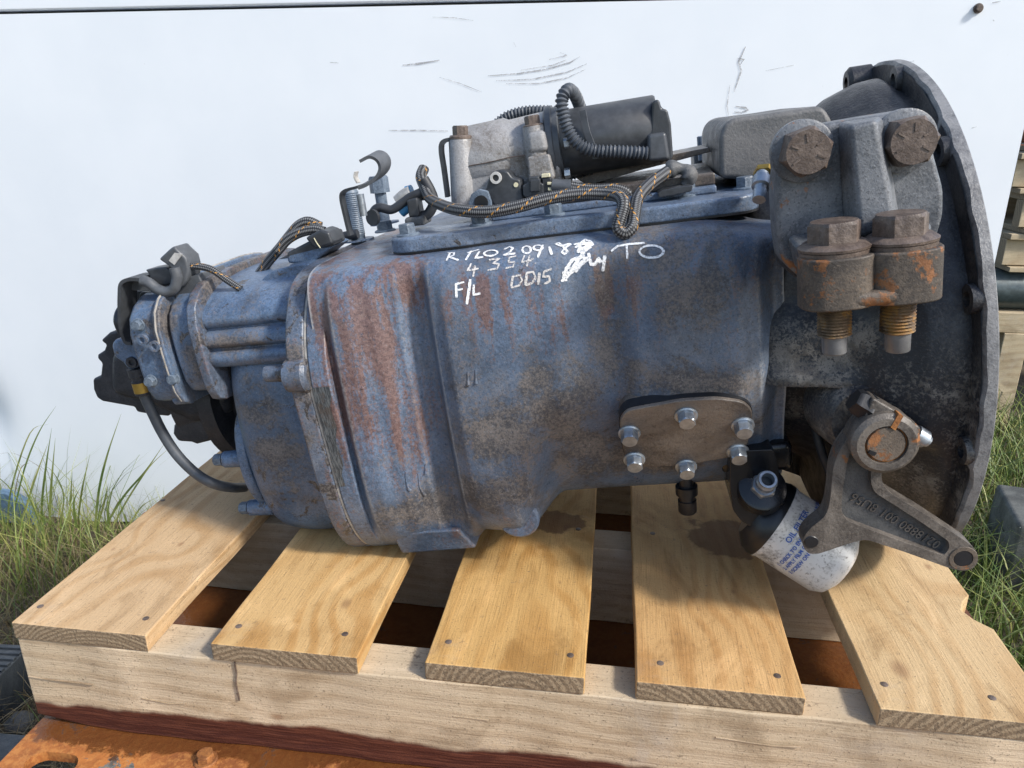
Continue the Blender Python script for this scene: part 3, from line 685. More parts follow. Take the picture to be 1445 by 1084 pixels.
# hump on the top of the housing
hp = [(352, 412), (368, 396), (380, 384), (398, 378), (440, 370), (440, 412)]
pxprism('top_hump', hp, -.105, -.0, 'blue2', gb, .012, .01, 4)
KF = [(0, .156), (-.09, .156), (-.140, .148), (-.168, .122), (-.170, .07), (-.166, .022), (-.140, .010), (0, .010)]
c1 = plate_x('cover_flange', [(y * .985, z) for y, z in KF], -.790, -.778, 'flange', gb, .002, rnd_it=1)
c2 = plate_x('cylinder_body', [(y * .91, .085 + (z - .085) * .86) for y, z in KF], -.822, -.788, 'blue2', gb, .004, rnd_it=1)
plate_x('gasket_edge', [(y * .973, z - .0006) for y, z in KF], -.8315, -.8303, 'gasket', gb, 0, rnd_it=1)
c3 = plate_x('end_cover_flange', [(y * .965, z - .002) for y, z in KF], -.836, -.8265, 'blue2', gb, .002, rnd_it=1)
c4 = plate_x('end_cover', [(y * .93, .085 + (z - .088) * .93) for y, z in KF], -.872, -.836, 'blue2', gb, .006, rnd_it=1)
for px, py in ((220, 488), (203, 479)): lathe('screw_port', [(0, .0065), (.004, .0065), (.004, .0035), (.0005, .003)], G(px, py, -.163), (0, -1, 0), 'blue2', gb, 20)
lathe('flange_bolt', [(0, .008), (.02, .008), (.022, .006)], G(270, 560, -.14), (-1, 0, 0), 'blue2', gb, 16)
# bolts around the lower rear of the housing
for px, py, y in ((321, 648, -.12), (357, 716, -.12)):
    p = G(px, py, y); lathe('bolt_boss', [(-.03, .0115), (.003, .0105), (.004, .009)], p, (-1, 0, 0), 'blue2', gb, 20); bolt(p - Vector((.005, 0, 0)), (-1, 0, 0), 'bluebolt', gb, .014, .010, .009, .002)
# rear lower cover plate
plate_x('rear_bearing_cover', [(0, .0), (-.09, .0), (-.135, -.02), (-.148, -.07), (-.14, -.12), (-.10, -.165), (0, -.17)], -.788, -.774, 'blue2', gb, .004)
# ---- output yoke
yk = bpy.data.objects.new('output_yoke', None); COL.objects.link(yk); yk.parent = gb
lathe('hub', [(-.03, .055), (.0, .056), (.05, .050), (.055, .062), (.115, .066), (.118, .05)], (-.80, .0, -.02), (-1, 0, 0), 'dark', yk, 40)
lathe('dust_shield', [(0, .05), (.002, .092), (.02, .095), (.024, .088), (.024, .05)], (-.835, .0, -.02), (-1, 0, 0), 'dark', yk, 48)
yo = [(141, 481), (153, 470), (178, 464), (200, 480), (225, 520), (250, 580), (241, 584), (236, 588), (215, 586), (192, 582), (189, 575), (144, 567), (136, 562), (131, 550), (130, 535), (141, 531), (143, 513), (136, 506), (137, 501), (146, 495), (149, 487)]
pxprism('ear', yo, -.055, .055, 'dark', yk, .007, 0, 3)
yo2 = [(256, 591), (244, 601), (243, 613), (250, 624), (269, 625), (277, 628), (297, 623), (302, 610), (316, 594), (318, 570), (270, 560)]
pxprism('ear', yo2, -.06, .03, 'dark', yk, .005, 0, 3)
pxprism('drum', [(150, 500), (175, 480), (215, 486), (258, 552), (318, 552), (318, 596), (270, 600), (200, 572), (150, 560)], -.075, .03, 'dark', yk, .02, 0, 4)
# ---- air fitting and hose at the back
vb = [(156, 487), (160, 480), (182, 476), (192, 482), (197, 510), (192, 521), (180, 523), (172, 512), (160, 505)]
av = pxprism('air_fitting', vb, -.125, -.08, 'blue2', gb, .005, .006)
lathe('port', [(0, .007), (.003, .007), (.003, .0035), (0.0005, .003)], G(187, 511, -.125), (0, -1, 0), 'dark', av, 20)
P = [G(*p, -.115) for p in ((192, 520), (196, 530), (205, 560), (214, 580), (230, 612), (250, 642), (275, 667), (300, 682))] + [G(325, 688, -.09), G(345, 688, -.05)]
tube('air_hose', P, .0066, 'hose', gb, 14)
d_ = (P[2] - P[1]).normalized(); lathe('hose_nut', [(-.004, .0115), (.006, .0115), (.007, .0095), (.012, .0095), (.0125, .0108), (.03, .0105), (.031, .009)], P[1] - d_ * .006, d_, 'dark', gb, 24)
lathe('hose_tag', [(.0, .0109), (.013, .0109)], P[1] + d_ * .008, d_, 'brass', gb, 24)
# ---- black bracket with plugs at the rear top
yb = -.12
P = catmull([G(*p, yb) for p in ((208, 391), (192, 391), (182, 397), (180, 412), (180, 440), (182, 462), (188, 478), (196, 480))], 5)
br_ = mk('strap_bracket', *ribbonv(P, (0, 1, 0), .016, .004), 'plastic', gb)
pxprism('side_plate', [(186, 411), (212, 411), (247, 413), (249, 437), (222, 441), (191, 445)], yb + .02, yb + .03, 'plastic', gb, .001)
pxprism('rear_box', [(246, 413), (252, 396), (280, 386), (288, 408), (286, 414), (252, 428), (247, 428)], yb, yb + .06, 'plasticg', gb, .002)
pxprism('top_strap', [(181, 392), (203, 389), (216, 392), (240, 402), (236, 410), (206, 411), (181, 410)], yb + .005, yb + .018, 'plasticg', gb, .001)
pxprism('plug', [(204, 381), (222, 378), (234, 377), (242, 385), (245, 400), (228, 404), (212, 395), (208, 385)], yb, yb + .028, 'plastic', gb, .003)
pxprism('plug', [(223, 366), (238, 352), (245, 347), (250, 353), (262, 364), (266, 380), (264, 395), (257, 406), (245, 404), (247, 385), (236, 375)], yb - .008, yb + .022, 'plasticg', gb, .003)
pxprism('label_patch', [(238, 368), (246, 357), (257, 359), (246, 374)], yb - .0092, yb - .007, 'tape', gb, 0)
tube('plug_boot', [G(*p, yb - .012) for p in ((200, 396), (210, 399), (222, 408), (236, 412), (246, 407), (250, 392), (246, 378))], .0062, 'plasticg', gb, 12)
tube('sensor_cable', [G(*p, yb) for p in ((262, 376), (280, 376), (300, 381), (320, 395), (340, 408))], .0042, 'braid', gb, 10)
tube('sensor_cable', [G(*p) for p in ((250, 398, -.10), (268, 392, -.09), (290, 398, -.08), (312, 410, -.09), (322, 420, -.10))], .0035, 'rubber', gb, 8)
tube('breather_pipe', [G(*p) for p in ((172, 470, -.10), (166, 452, -.10), (172, 436, -.09), (190, 430, -.08))], .005, 'rubber', gb, 10)
for px, py in ((196, 458), (214, 537), (246, 534)): bolt(G(px, py, -.158), (0, -1, 0), 'bluebolt', gb, .011, .006, .0075, .0015)
pxprism('terminal_box', [(196, 412), (236, 414), (246, 430), (240, 440), (200, 444), (192, 430)], -.105, -.06, 'plastic', gb, .004)
# ---- wiring at the rear top of the case
yb = -.06
tube('wiring_loom', [G(*p, yb) for p in ((346, 406), (362, 392), (378, 370), (395, 350), (410, 331), (422, 318), (436, 313), (452, 320))], .0062, 'braid', gb, 12)
tube('wiring_loom', [G(*p, yb - .012) for p in ((392, 354), (406, 338), (424, 328), (444, 324), (458, 327))], .006, 'braid', gb, 12)
lp = pxprism('loom_plug', [(404, 357), (450, 333), (466, 328), (472, 346), (452, 353), (405, 366)], yb - .02, yb + .02, 'plastic', gb, .003)
pxprism('plug_cap', [(430, 336), (452, 324), (464, 328), (470, 344), (445, 352), (438, 345)], yb - .028, yb + .01, 'plastic', gb, .003)
tube('plug_clip', [G(*p, yb - .0285) for p in ((443, 336), (447, 343), (452, 350))], .0007, 'cream', gb, 6)
pxprism('plug_mount', [(404, 358), (455, 347), (466, 350), (440, 372), (406, 372)], yb - .02, yb + .05, 'blue2', gb, .003)
tube('wiring_loom', [G(*p, .02) for p in ((395, 372), (440, 350), (480, 335), (505, 330))], .006, 'rubber', gb, 10)

# ---- top cover
ZC = .175
tc = [(-.548, -.135), (-.530, -.152), (-.46, -.153), (-.44, -.148), (-.30, -.148), (-.28, -.152), (-.18, -.152), (-.163, -.135), (-.160, .12), (-.18, .145), (-.53, .145), (-.548, .12)]
P = fillet([Vector((x, y, .1575)) for x, y in tc], .014); v, f = extr(P, (0, 0, ZC - .1575))
top = mk('top_cover', v, f, 'bluetop', gb, bevel=.0035, seg=3)
v, f = extr([Vector((p.x * 1.0, p.y * 1.004, .1572)) for p in P], (0, 0, .0022)); mk('gasket', v, f, 'black', top)
for px, py, m_ in ((575, 327, 'bluebolt'), (678, 312, 'bluebolt'), (781, 299, 'bluebolt'), (969, 271, 'bluebolt'), (1022, 240, 'bluebolt'), (1039, 251, 'bluebolt'), (1051, 261, 'bluebolt'), (543, 322, 'bluebolt')):
    p = GZ(px, py, ZC + .004); p.z = ZC; bolt(p, (0, 0, 1), m_, top, .0165, .010, .0125, .0025)
# raised top plate with a grey gasket ledge behind the wiring
P = [Vector(q) for q in ((-.44, -.10, ZC), (-.20, -.10, ZC), (-.19, .10, ZC), (-.44, .10, ZC))]; v, f = extr(P, (0, 0, .008)); mk('adapter_plate', v, f, 'bluetop', top, bevel=.002)
v, f = extr([Vector((p.x, p.y * .9, ZC + .008)) for p in P], (0, 0, .012)); mk('adapter_ledge', v, f, 'pto', top, bevel=.002)
p = GZ(993, 232, ZC + .012); box('ledge_block', (p.x, p.y, ZC + .014), (.03, .05, .028), 'box', top, .003); lathe('stud', [(0, .0055), (.03, .0055), (.031, .004)], G(991, 226, p.y - .03), (0, 0, 1), 'bluebolt', top, 14)
# brown flat plate under the motor
pxprism('shim_plate', [(810, 250), (880, 232), (1000, 208), (1004, 214), (960, 226), (905, 240), (830, 262)], -.02, .06, 'pto', top, .001)
# ---- studs, hex spacer, clip
p = GZ(506, 340, .158); q = G(494, 268, p.y); d_ = q - p
st = lathe('stud', [(-.01, .0105)] + [(d_.length * .12 + i * d_.length * .84 / 44, .0102 if i % 2 else .0095) for i in range(45)] + [(d_.length, .0085)], p, d_, 'bluebolt', top, 20)
lathe('washer', [(0, .021), (.002, .021), (.0022, .011)], (p.x, p.y, .1585), (0, 0, 1), 'bluetop', top, 28)
p = GZ(543, 316, ZC); q = G(536, 268, p.y); d_ = q - p
lathe('stud', [(-.005, .0075), (d_.length, .0075)], p, d_, 'bluebolt', top, 18); lathe('washer', [(0, .019), (.0025, .019), (.003, .010)], (p.x, p.y, ZC), (0, 0, 1), 'bluetop', top, 28)
bolt(p + d_ * .92, d_, 'bluebolt', top, .022, .021, 0, 0, 'stud_nut', .2)
yc = -.16
P = catmull([G(*p, yc) for p in ((495, 332), (488, 303), (483, 278), (488, 269), (505, 264), (524, 257), (538, 246), (543, 234), (539, 223), (528, 218), (515, 224))], 5)
mk('pipe_clip', *ribbonv(P[:24], (0, 1, 0), .0055, .0028), 'plastic', gb)
mk('clip_band', *ribbonv(P[22:], Vector((.25, .93, .18)).normalized(), .0105, .0032), 'plasticg', gb)
P = catmull([G(*p, yc - .01) for p in ((506, 258), (502, 250), (503, 242))], 5); mk('clip_tab', *ribbonv(P, (0, 1, 0), .005, .0015), 'tape', gb)
lathe('clip_bolt', [(0, .004), (.022, .004)], G(508, 274, yc - .002), G(511, 291, yc - .002) - G(508, 274, yc - .002), 'zinc', gb, 12)
# ---- small sensor plugs left of the shifter
yb = -.09
pxprism('sensor_plug', [(573, 283), (588, 279), (592, 300), (591, 306), (577, 307)], yb, yb + .022, 'plastic', top, .002)
pxprism('sensor_base', [(570, 308), (598, 305), (600, 318), (571, 321)], yb - .004, yb + .03, 'box', top, .003)
tube('plug_wire', [G(*p, yb + .01) for p in ((527, 312), (527, 300), (535, 293), (552, 296), (566, 288), (580, 278), (598, 270))], .0052, 'rubber', top, 10)
tube('sensor_cap', [G(*p, yb + .02) for p in ((562, 285), (571, 277), (580, 272))], .008, 'tape', top, 14)
tube('blue_cap', [G(*p, yb + .015) for p in ((566, 300), (571, 296), (578, 291))], .006, 'cyan', top, 14)
tube('blue_cap', [G(*p, yb + .026) for p in ((574, 272), (582, 270))], .0075, 'cyan', top, 14)
lathe('plug_ring', [(0, .009), (.004, .009), (.004, .006)], G(528, 307, yb), (-.4, -1, .1), 'rubber', top, 18)
# lifting eye
ey = [(660, 306), (661, 288), (665, 274), (676, 267), (688, 270), (693, 284), (695, 306)]
P = [G(x, y, -.135) for x, y in ey]; le = mk('lifting_eye', *extr(P, (0, .006, 0)), 'bluebolt', top, bevel=.001)
lathe('eye_hole', [(0, .0075), (.001, .0072)], G(679, 286, -.1352), (0, -1, 0), 'black', le, 20)
# ---- shifter: cast aluminium body, black motor
sh = bpy.data.objects.new('shift_actuator', None); COL.objects.link(sh); sh.parent = gb
ys = -.035
pa, pb = G(652, 232, ys), G(778, 206, ys); ax_ = pb - pa; L = ax_.length
lathe('actuator_body', [(-.004, .030), (0, .0365), (.01, .040), (L * .55, .040), (L * .6, .037), (L, .038)], pa, ax_, 'alu', sh, 40)
pxprism('body_lower', [(640, 298), (648, 240), (668, 208), (760, 196), (790, 236), (796, 262), (745, 272), (690, 296)], ys - .036, ys + .04, 'alu', sh, .01, .006, 4)
p0, p1 = G(655, 300, ys - .03), G(650, 196, ys - .03); lathe('bolt_column', [(0, .0165), (.012, .014), ((p1 - p0).length - .003, .0135), ((p1 - p0).length, .012)], p0, p1 - p0, 'alu', sh, 28)
bk = catmull([G(*p, ys - .03) for p in ((658, 194), (640, 196), (626, 200), (623, 212), (627, 240), (632, 278))], 4); mk('strap', *ribbonv(bk, (0, 1, 0), .006, .004), 'plastic', sh)
bolt(p1, p1 - p0, 'boltr', sh, .015, .010, .0125, .004, rot=.3)
p0, p1 = G(760, 232, ys - .034), G(752, 178, ys - .034); lathe('bolt_column', [(0, .0145), (.02, .0135), ((p1 - p0).length, .0115)], p0, p1 - p0, 'alu', sh, 28); bolt(p1, p1 - p0, 'boltr', sh, .0145, .009, .011, .002, rot=.2)
pxprism('boss_block', [(743, 222), (775, 217), (783, 250), (778, 256), (746, 256)], ys - .052, ys, 'alu', sh, .004)
pxprism('boss_block', [(742, 188), (768, 182), (774, 214), (744, 219)], ys - .050, ys, 'alu', sh, .006)
tube('parting_line', [G(*p, ys - .0405) for p in ((662, 234), (690, 229), (720, 222), (741, 219))], .0006, 'boltr', sh, 6)
pa, pb = G(782, 206, ys), G(925, 182, ys); ax_ = (pb - pa).normalized(); L = (pb - pa).length
lathe('motor_flange', [(-.006, .040), (-.004, .0435), (.002, .0435), (.003, .041), (.009, .041), (.010, .038)], pa, ax_, 'plasticg', sh, 40)
for px, py in ((796, 203), (797, 245)): bolt(G(px, py, ys - .036), ax_, 'zinc', sh, .010, .006, 0, 0)
lathe('motor', [(.008, .036), (.012, .0365), (L, .0355), (L + .002, .034)], pa, ax_, 'plastic', sh, 48)
ec = [(912, 190), (918, 186), (921, 142), (930, 140), (934, 153), (942, 155), (947, 175), (950, 220), (946, 228), (914, 227)]
pxprism('motor_end_cap', ec, ys - .036, ys + .036, 'plastic', sh, .006, 0, 3)
pxprism('cap_boss', [(914, 190), (940, 186), (946, 226), (914, 228)], ys - .041, ys, 'plasticg', sh, .004)
P = catmull([G(*p, ys - .039) for p in ((822, 156), (828, 185), (838, 212), (841, 224))], 4); mk('cable_tie', *ribbonv(P, (.98, -.2, 0), .0035, .002), 'plasticg', sh)
tube('corrugated_conduit', [G(*p) for p in ((826, 172, .0), (818, 150, .0), (811, 134, ys), (802, 127, ys - .035), (793, 140, ys - .045), (795, 162, ys - .047), (804, 188, ys - .047), (820, 206, ys - .047), (842, 213, ys - .046), (875, 214, ys - .046), (914, 216, ys - .044))], corrug, 'hose', sh, 14, 26)
tube('corrugated_conduit', [G(*p, .03) for p in ((698, 178), (716, 165), (740, 158), (770, 157), (800, 160))], corrug, 'hose', sh, 12, 26)
tube('corrugated_conduit', [G(*p, ys + .01) for p in ((798, 250), (815, 243), (835, 238))], corrug, 'hose', sh, 12, 26)
# position sensor with its plug
yb = ys - .062
ps = pxprism('position_sensor', [(685, 270), (689, 252), (696, 242), (706, 240), (716, 241), (723, 251), (734, 253), (739, 287), (722, 289), (697, 291)], yb, yb + .03, 'plastic', sh, .003, .003)
lathe('bush', [(-.001, .0065), (.003, .0062), (.003, .0036), (-.001, .0034)], G(700, 251, yb), (0, -1, 0), 'tape', ps, 20)
lathe('yellow_dot', [(0, .0026), (.0006, .0024)], G(728, 261, yb - .0005), (0, -1, 0), 'cream', ps, 14)
cn = pxprism('connector', [(737, 262), (745, 258), (745, 250), (760, 249), (762, 258), (767, 260), (767, 276), (742, 279), (738, 276)], yb - .004, yb + .02, 'plastic', ps, .0015)
pxprism('connector_rib', [(748, 254), (762, 253), (762, 270), (748, 271)], yb - .008, yb + .01, 'plastic', ps, .001)
pxprism('connector_rear', [(765, 252), (776, 250), (780, 258), (781, 272), (776, 276), (766, 276)], yb, yb + .018, 'rubber', ps, .001)
for px, py in ((775, 259), (776, 267), (778, 274)): pxprism('pin_seal', [(px - 3, py - 2), (px + 3, py - 2), (px + 3, py + 2), (px - 3, py + 2)], yb - .002, yb + .003, 'cream', ps, .0005)
pxprism('connector_clip', [(764, 246), (775, 245), (776, 250), (764, 251)], yb - .001, yb + .01, 'cream', ps, .0005)
tube('heat_shrink', [G(*p, yb + .004) for p in ((779, 262), (790, 263), (806, 263))], .0074, 'plasticg', ps, 14)
tube('braided_cable', [G(*p, yb + .004) for p in ((803, 263), (822, 266), (845, 267), (866, 266), (884, 272), (888, 284))], .0056, 'braid', gb, 14)
tube('braided_cable', [G(*p) for p in ((598, 238, -.06), (594, 250, -.07), (600, 266, -.08), (607, 280, -.09), (622, 289, -.12), (650, 297, -.15), (690, 299, -.16), (730, 292, -.16), (775, 280, -.155), (815, 274, -.15), (850, 274, -.15), (872, 277, -.16), (880, 288, -.17), (876, 306, -.175), (872, 322, -.178), (882, 329, -.178), (892, 320, -.175), (895, 302, -.165), (900, 280, -.15), (915, 262, -.13), (935, 247, -.11), (946, 240, -.10))], .0062, 'braid', gb, 16)
tube('cable_tail', [G(*p, -.08) for p in ((598, 252), (608, 270), (612, 286), (604, 302), (590, 306))], .0058, 'rubber', gb, 12)
tube('braided_cable', [G(*p, -.06) for p in ((604, 276), (590, 278), (578, 284), (566, 292))], .005, 'braid', gb, 12)
# taped joint on the cover
tube('taped_joint', [G(*p, -.10) for p in ((940, 240), (955, 238), (968, 241), (972, 252), (966, 262))], lambda s: .0075 + .002 * math.sin(s * 300), 'box', top, 12)
pxprism('joint_clip', [(928, 273), (936, 268), (968, 262), (978, 262), (976, 270), (950, 276), (930, 279)], -.12, -.09, 'plastic', top, .001)
lathe('grease_nipple', [(0, .006), (.006, .006), (.006, .0085), (.016, .0085), (.017, .006), (.022, .005), (.022, .0065), (.032, .006)], G(1076, 245, -.17), (-.2, -.6, -.55), 'zinc', gb, 16)
lathe('nipple_nut', [(0, .010), (.005, .010), (.006, .008)], G(1079, 241, -.165), (-.2, -.6, -.55), 'brass', gb, 6)

# ---- bell housing
RF = .2805
bell = bpy.data.objects.new('bell_housing', None); COL.objects.link(bell); bell.parent = gb
BP = [(-.190, .165), (-.168, .190), (-.150, .200), (-.125, .208), (-.100, .222), (-.075, .240), (-.045, .254), (-.020, .258), (-.010, .258)]
def lerp_tab(t, x):
    for (a, va), (b, vb) in zip(t, t[1:]):
        if x <= b: return va + (vb - va) * (x - a) / (b - a)
    return t[-1][1]
V, F = [], []; nx, nt_ = 70, 240
for i in range(nx + 1):
    x = -.190 + .180 * i / nx
    for j in range(nt_):
        th = 2 * math.pi * j / nt_; cy_, sz_ = math.cos(th), math.sin(th); r = lerp_tab(BP, x)
        z = r * sz_; fr = max(0, -cy_)
        # ledge: the opening beside the release shaft lies below a horizontal lip
        if cy_ < .1:
            d = sstep(-.006, -.020, z) * sstep(-.098, -.108, x) * .055; r -= d
            r += .010 * math.exp(-((z + .002) / .012) ** 2) * sstep(-.085, -.11, x)
            r -= .010 * math.exp(-((z - .075) / .02) ** 2) * sstep(-.07, -.1, x)          # hollow under the mount pad
            r -= .016 * sstep(-.055, -.075, z) * sstep(-.20, -.17, z) * sstep(-.10, -.085, x) * sstep(-.02, -.05, x)
        if z > .12: r += .014 * math.exp(-((r * cy_ + .05) / .05) ** 2) * sstep(-.15, -.07, x) * sstep(-.012, -.03, x)
        r += .0025 * math.sin(th * 7 + x * 40) * sstep(-.16, -.12, x)
        V.append((x, r * cy_, r * sz_))
for i in range(nx):
    for j in range(nt_): k = (j + 1) % nt_; F.append([i * nt_ + j, i * nt_ + k, (i + 1) * nt_ + k, (i + 1) * nt_ + j])
F.append(list(range(nt_)))
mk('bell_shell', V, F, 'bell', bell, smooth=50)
# flange ring with uneven spot-faced back edge
V, F = [], []; n = 240
prof = [(-.011, .250), (-.0115, RF - .003), (-.0095, RF), (-.001, RF), (0, RF - .001), (0, .235), (-.008, .235)]
for a, r in prof:
    for j in range(n):
        th = 2 * math.pi * j / n; w = 0
        if a < -.009:
            w = -.0012 * (1 if (math.sin(th * 6 + .4) > .86) else 0) + .0007 * math.sin(th * 31) + .0005 * math.sin(th * 53)
        V.append((a + w, r * math.cos(th), r * math.sin(th)))
for k in range(len(prof)):
    for j in range(n): q = (j + 1) % n; k2 = (k + 1) % len(prof); F.append([k * n + j, k * n + q, k2 * n + q, k2 * n + j])
fl_ = mk('bell_flange', V, F, 'bellrim', bell, smooth=40)
fb = []
for a, r in ((-.0128, .248), (-.0128, RF - .0035)):
    for j in range(n): th = 2 * math.pi * j / n; fb.append((a, r * math.cos(th), r * math.sin(th)))
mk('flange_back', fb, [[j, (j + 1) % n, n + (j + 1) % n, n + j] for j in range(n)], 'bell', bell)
for k in range(12):
    th = R_(k * 30 + 13); c = Vector((-.012, .2665 * math.cos(th), .2665 * math.sin(th)))
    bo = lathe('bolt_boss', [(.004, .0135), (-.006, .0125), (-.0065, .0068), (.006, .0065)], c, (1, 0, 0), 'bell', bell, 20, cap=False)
    lathe('hole_glint', [(0, .0062), (.0005, .006)], c + Vector((-.001, 0, 0)), (-1, 0, 0), 'tip', bo, 16)
# top casting in front of the bell: rounded box and the ear on the crown
P = [G(x, y, -.085) for x, y in ((1016, 252), (1015, 192), (1022, 175), (1036, 166), (1100, 158), (1152, 150), (1164, 152), (1176, 172), (1180, 260))]
bx_ = mk('top_box', *extr(P, (0, .19, 0)), 'box', bell, bevel=.012, seg=4, ang=20)
lathe('crown_ear', [(0, .017), (-.012, .017), (-.016, .013), (-.016, .007), (-.004, .006)], G(1284, 118, -.035), (1, 0, 0), 'bell', bell, 28, cap=False)
lathe('crown_ear', [(0, .017), (-.022, .017), (-.026, .013), (-.026, .007)], G(1228, 113, .04), (1, 0, 0), 'bell', bell, 28, cap=False)
lathe('shaft_boss', [(-.02, .048), (.03, .040), (.036, .034)], G(1225, 592, -.225) + Vector((0, .03, 0)), (0, -1, 0), 'bell', bell, 36)
tube('lube_pipe', [G(*p) for p in ((1148, 578, -.16), (1150, 600, -.165), (1160, 640, -.17), (1170, 665, -.17))], .0045, 'rubber', bell, 10)
lathe('pipe_nut', [(0, .007), (.008, .0085), (.018, .0085), (.022, .006)], G(1149, 572, -.165), G(1152, 612, -.165) - G(1149, 572, -.165), 'dark', bell, 12)
# pad that the mount bolts to
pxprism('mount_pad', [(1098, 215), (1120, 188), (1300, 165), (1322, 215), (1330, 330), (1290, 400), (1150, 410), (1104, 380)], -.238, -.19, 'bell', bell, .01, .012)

# ---- mount bracket
mb = bpy.data.objects.new('mount_bracket', None); COL.objects.link(mb); mb.parent = gb
yf = -.272
bo_ = [(1101, 205), (1113, 186), (1135, 180), (1231, 163), (1298, 153), (1308, 158), (1316, 176), (1318, 212), (1333, 266), (1333, 302), (1326, 328), (1306, 372), (1290, 400), (1140, 400), (1121, 386), (1102, 366), (1097, 330), (1094, 270)]
P = [G(x, y, yf) for x, y in bo_]
mk('bracket_plate', *extr(fillet(P, .006), (0, .034, 0)), 'bracket', mb, bevel=.005, seg=3)
# raised rib: sloping left side, crisp right edge
A = [G(*p, yf - .001) for p in ((1181, 172), (1246, 163), (1274, 330), (1190, 345))]; B = [G(*p, yf - .026) for p in ((1199, 178), (1237, 168), (1266, 322), (1214, 335))]
mk('bracket_rib', A + B, [[0, 1, 2, 3], [4, 5, 6, 7], [0, 1, 5, 4], [1, 2, 6, 5], [2, 3, 7, 6], [3, 0, 4, 7]], 'bracket', mb, bevel=.004, seg=3)
A = [G(*p, yf - .001) for p in ((1108, 330), (1318, 310), (1310, 360), (1120, 380))]; B = [G(*p, yf - .02) for p in ((1128, 352), (1300, 340), (1300, 356), (1130, 372))]
mk('bracket_foot', A + B, [[0, 1, 2, 3], [4, 5, 6, 7], [0, 1, 5, 4], [1, 2, 6, 5], [2, 3, 7, 6], [3, 0, 4, 7]], 'bracket', mb, bevel=.004, seg=3)
def big_bolt(px, py, rot):
    p = G(px, py, yf - .001); 
    b = lathe('washer', [(-.004, .024), (.004, .024), (.005, .022)], p, (0, -1, 0), 'bracket', mb, 36)
    b = bolt(p + Vector((0, -.005, 0)), (0, -1, 0), 'boltr', mb, .0335, .0195, .0, .0, 'bolt', rot)
    for k in range(6):          # raised grade marks
        a = k * math.pi / 3 + rot + .35
        if k == 4: continue
        c = p + Vector((math.cos(a) * .0105, -.0244, math.sin(a) * .0105)); u = Vector((math.cos(a), 0, math.sin(a)))
        mk('grade_mark', *ribbonv([c - u * .0032, c + u * .0032], (0, 1, 0), .0009, .0013), 'boltr', mb)
big_bolt(1131, 213, .25); big_bolt(1274, 199, .1)
# ---- clamp block with two long bolts
yc = -.318
cl = bpy.data.objects.new('mount_clamp', None); COL.objects.link(cl); cl.parent = gb
zt = G(1226, 362, yc - .028).z; zb = G(1226, 437, yc - .028).z
xl, xr_ = G(1177, 352, yc).x, G(1270, 346, yc).x; rB = .0275
out = []
se = lambda q: math.copysign(abs(q) ** .72, q)
for k in range(13): a = math.pi * (1.00 + .86 * k / 12); out.append((xl + rB * se(math.cos(a)), yc + rB * se(math.sin(a))))
out += [((xl + xr_) / 2 - .004, yc - .010), ((xl + xr_) / 2 + .006, yc - .010)]
for k in range(13): a = math.pi * (1.16 + .80 * k / 12); out.append((xr_ + rB * se(math.cos(a)), yc + rB * se(math.sin(a))))
out += [(xr_ + rB - .006, yf + .01), (xl - rB + .022, yf + .01)]
mk('clamp_block', *extr([Vector((x, y, zt)) for x, y in out], (0, 0, zb - zt)), 'clamp', cl, bevel=.004, seg=3, ang=45)
zw = zb + (zt - zb) * .40
P = [Vector((x_, yc - rB * .985, z_)) for x_, z_ in ((xl + .004, zb + .001), (xr_ - .004, zb + .001), (xr_ - .004, zw), ((xl + xr_) / 2 + .010, zw - .003), ((xl + xr_) / 2 - .012, zw - .003), (xl + .004, zw))]
mk('clamp_web', *extr(P, (0, .03, 0)), 'clamp', cl, bevel=.006, seg=3)
for xx, rot, pt in ((xl, .1, (1176, 498)), (xr_, .02, (1264, 495))):
    p = Vector((xx, yc, zt)); lathe('washer', [(0, .0255), (.003, .0258), (.0035, .022)], p, (0, 0, 1), 'boltr', cl, 36)
    lathe('bolt_flange', [(.0036, .0262), (.0056, .0266), (.009, .022)], p, (0, 0, 1), 'boltr', cl, 36)
    bolt(p + Vector((0, 0, .008)), (0, 0, 1), 'boltr', cl, .0345, .0165, 0, 0, 'bolt', rot)
    zt2 = G(*pt, yc).z; n_ = 11; L = (zb - zt2); pr = [(0, .0125)]
    for k in range(n_ * 4): pr.append((-(L * .66) * k / (n_ * 4), .0118 + .0013 * math.sin(2 * math.pi * k / 4 + .5)))
    lathe('thread', pr, (xx, yc, zb), (0.02 if xx == xr_ else .0, 0, 1), 'thread', cl, 24); lathe('bolt_tip', [(-(L * .64), .0096), (-L * .98, .0092), (-L, .0085)], (xx, yc, zb), (0, 0, 1), 'tip', cl, 24)

# ---- clutch release lever
LV = -.262
lv = bpy.data.objects.new('release_lever', None); COL.objects.link(lv); lv.parent = gb
q8 = lambda L_: [(1120 + x * .2583, 540 + y * .2583) for x, y in L_]
outer = q8([(300, 300), (350, 250), (400, 160), (430, 80), (560, 155), (698, 250), (685, 300), (640, 345), (610, 380), (560, 410), (515, 435), (480, 480), (480, 545), (520, 600), (720, 720), (960, 880), (1000, 920), (1010, 970), (985, 1015), (930, 1032), (860, 1018), (620, 930), (390, 855), (300, 880), (130, 938), (80, 935), (52, 900), (50, 850), (90, 795), (165, 740), (190, 690), (205, 600), (215, 470), (245, 380)])
inner = q8([(330, 330), (365, 390), (410, 430), (425, 470), (420, 545), (440, 600), (520, 650), (700, 765), (850, 870), (850, 910), (820, 945), (640, 885), (380, 790), (290, 755), (262, 710), (262, 640), (280, 510), (300, 400)])
Po = fillet([G(x, y, LV - .008) for x, y in outer], .006, 3); v, f = extr(Po, (0, .020, 0))
web = mk('lever_web', *extr([G(x, y, LV) for x, y in inner], (0, .006, 0)), 'leverweb', lv)
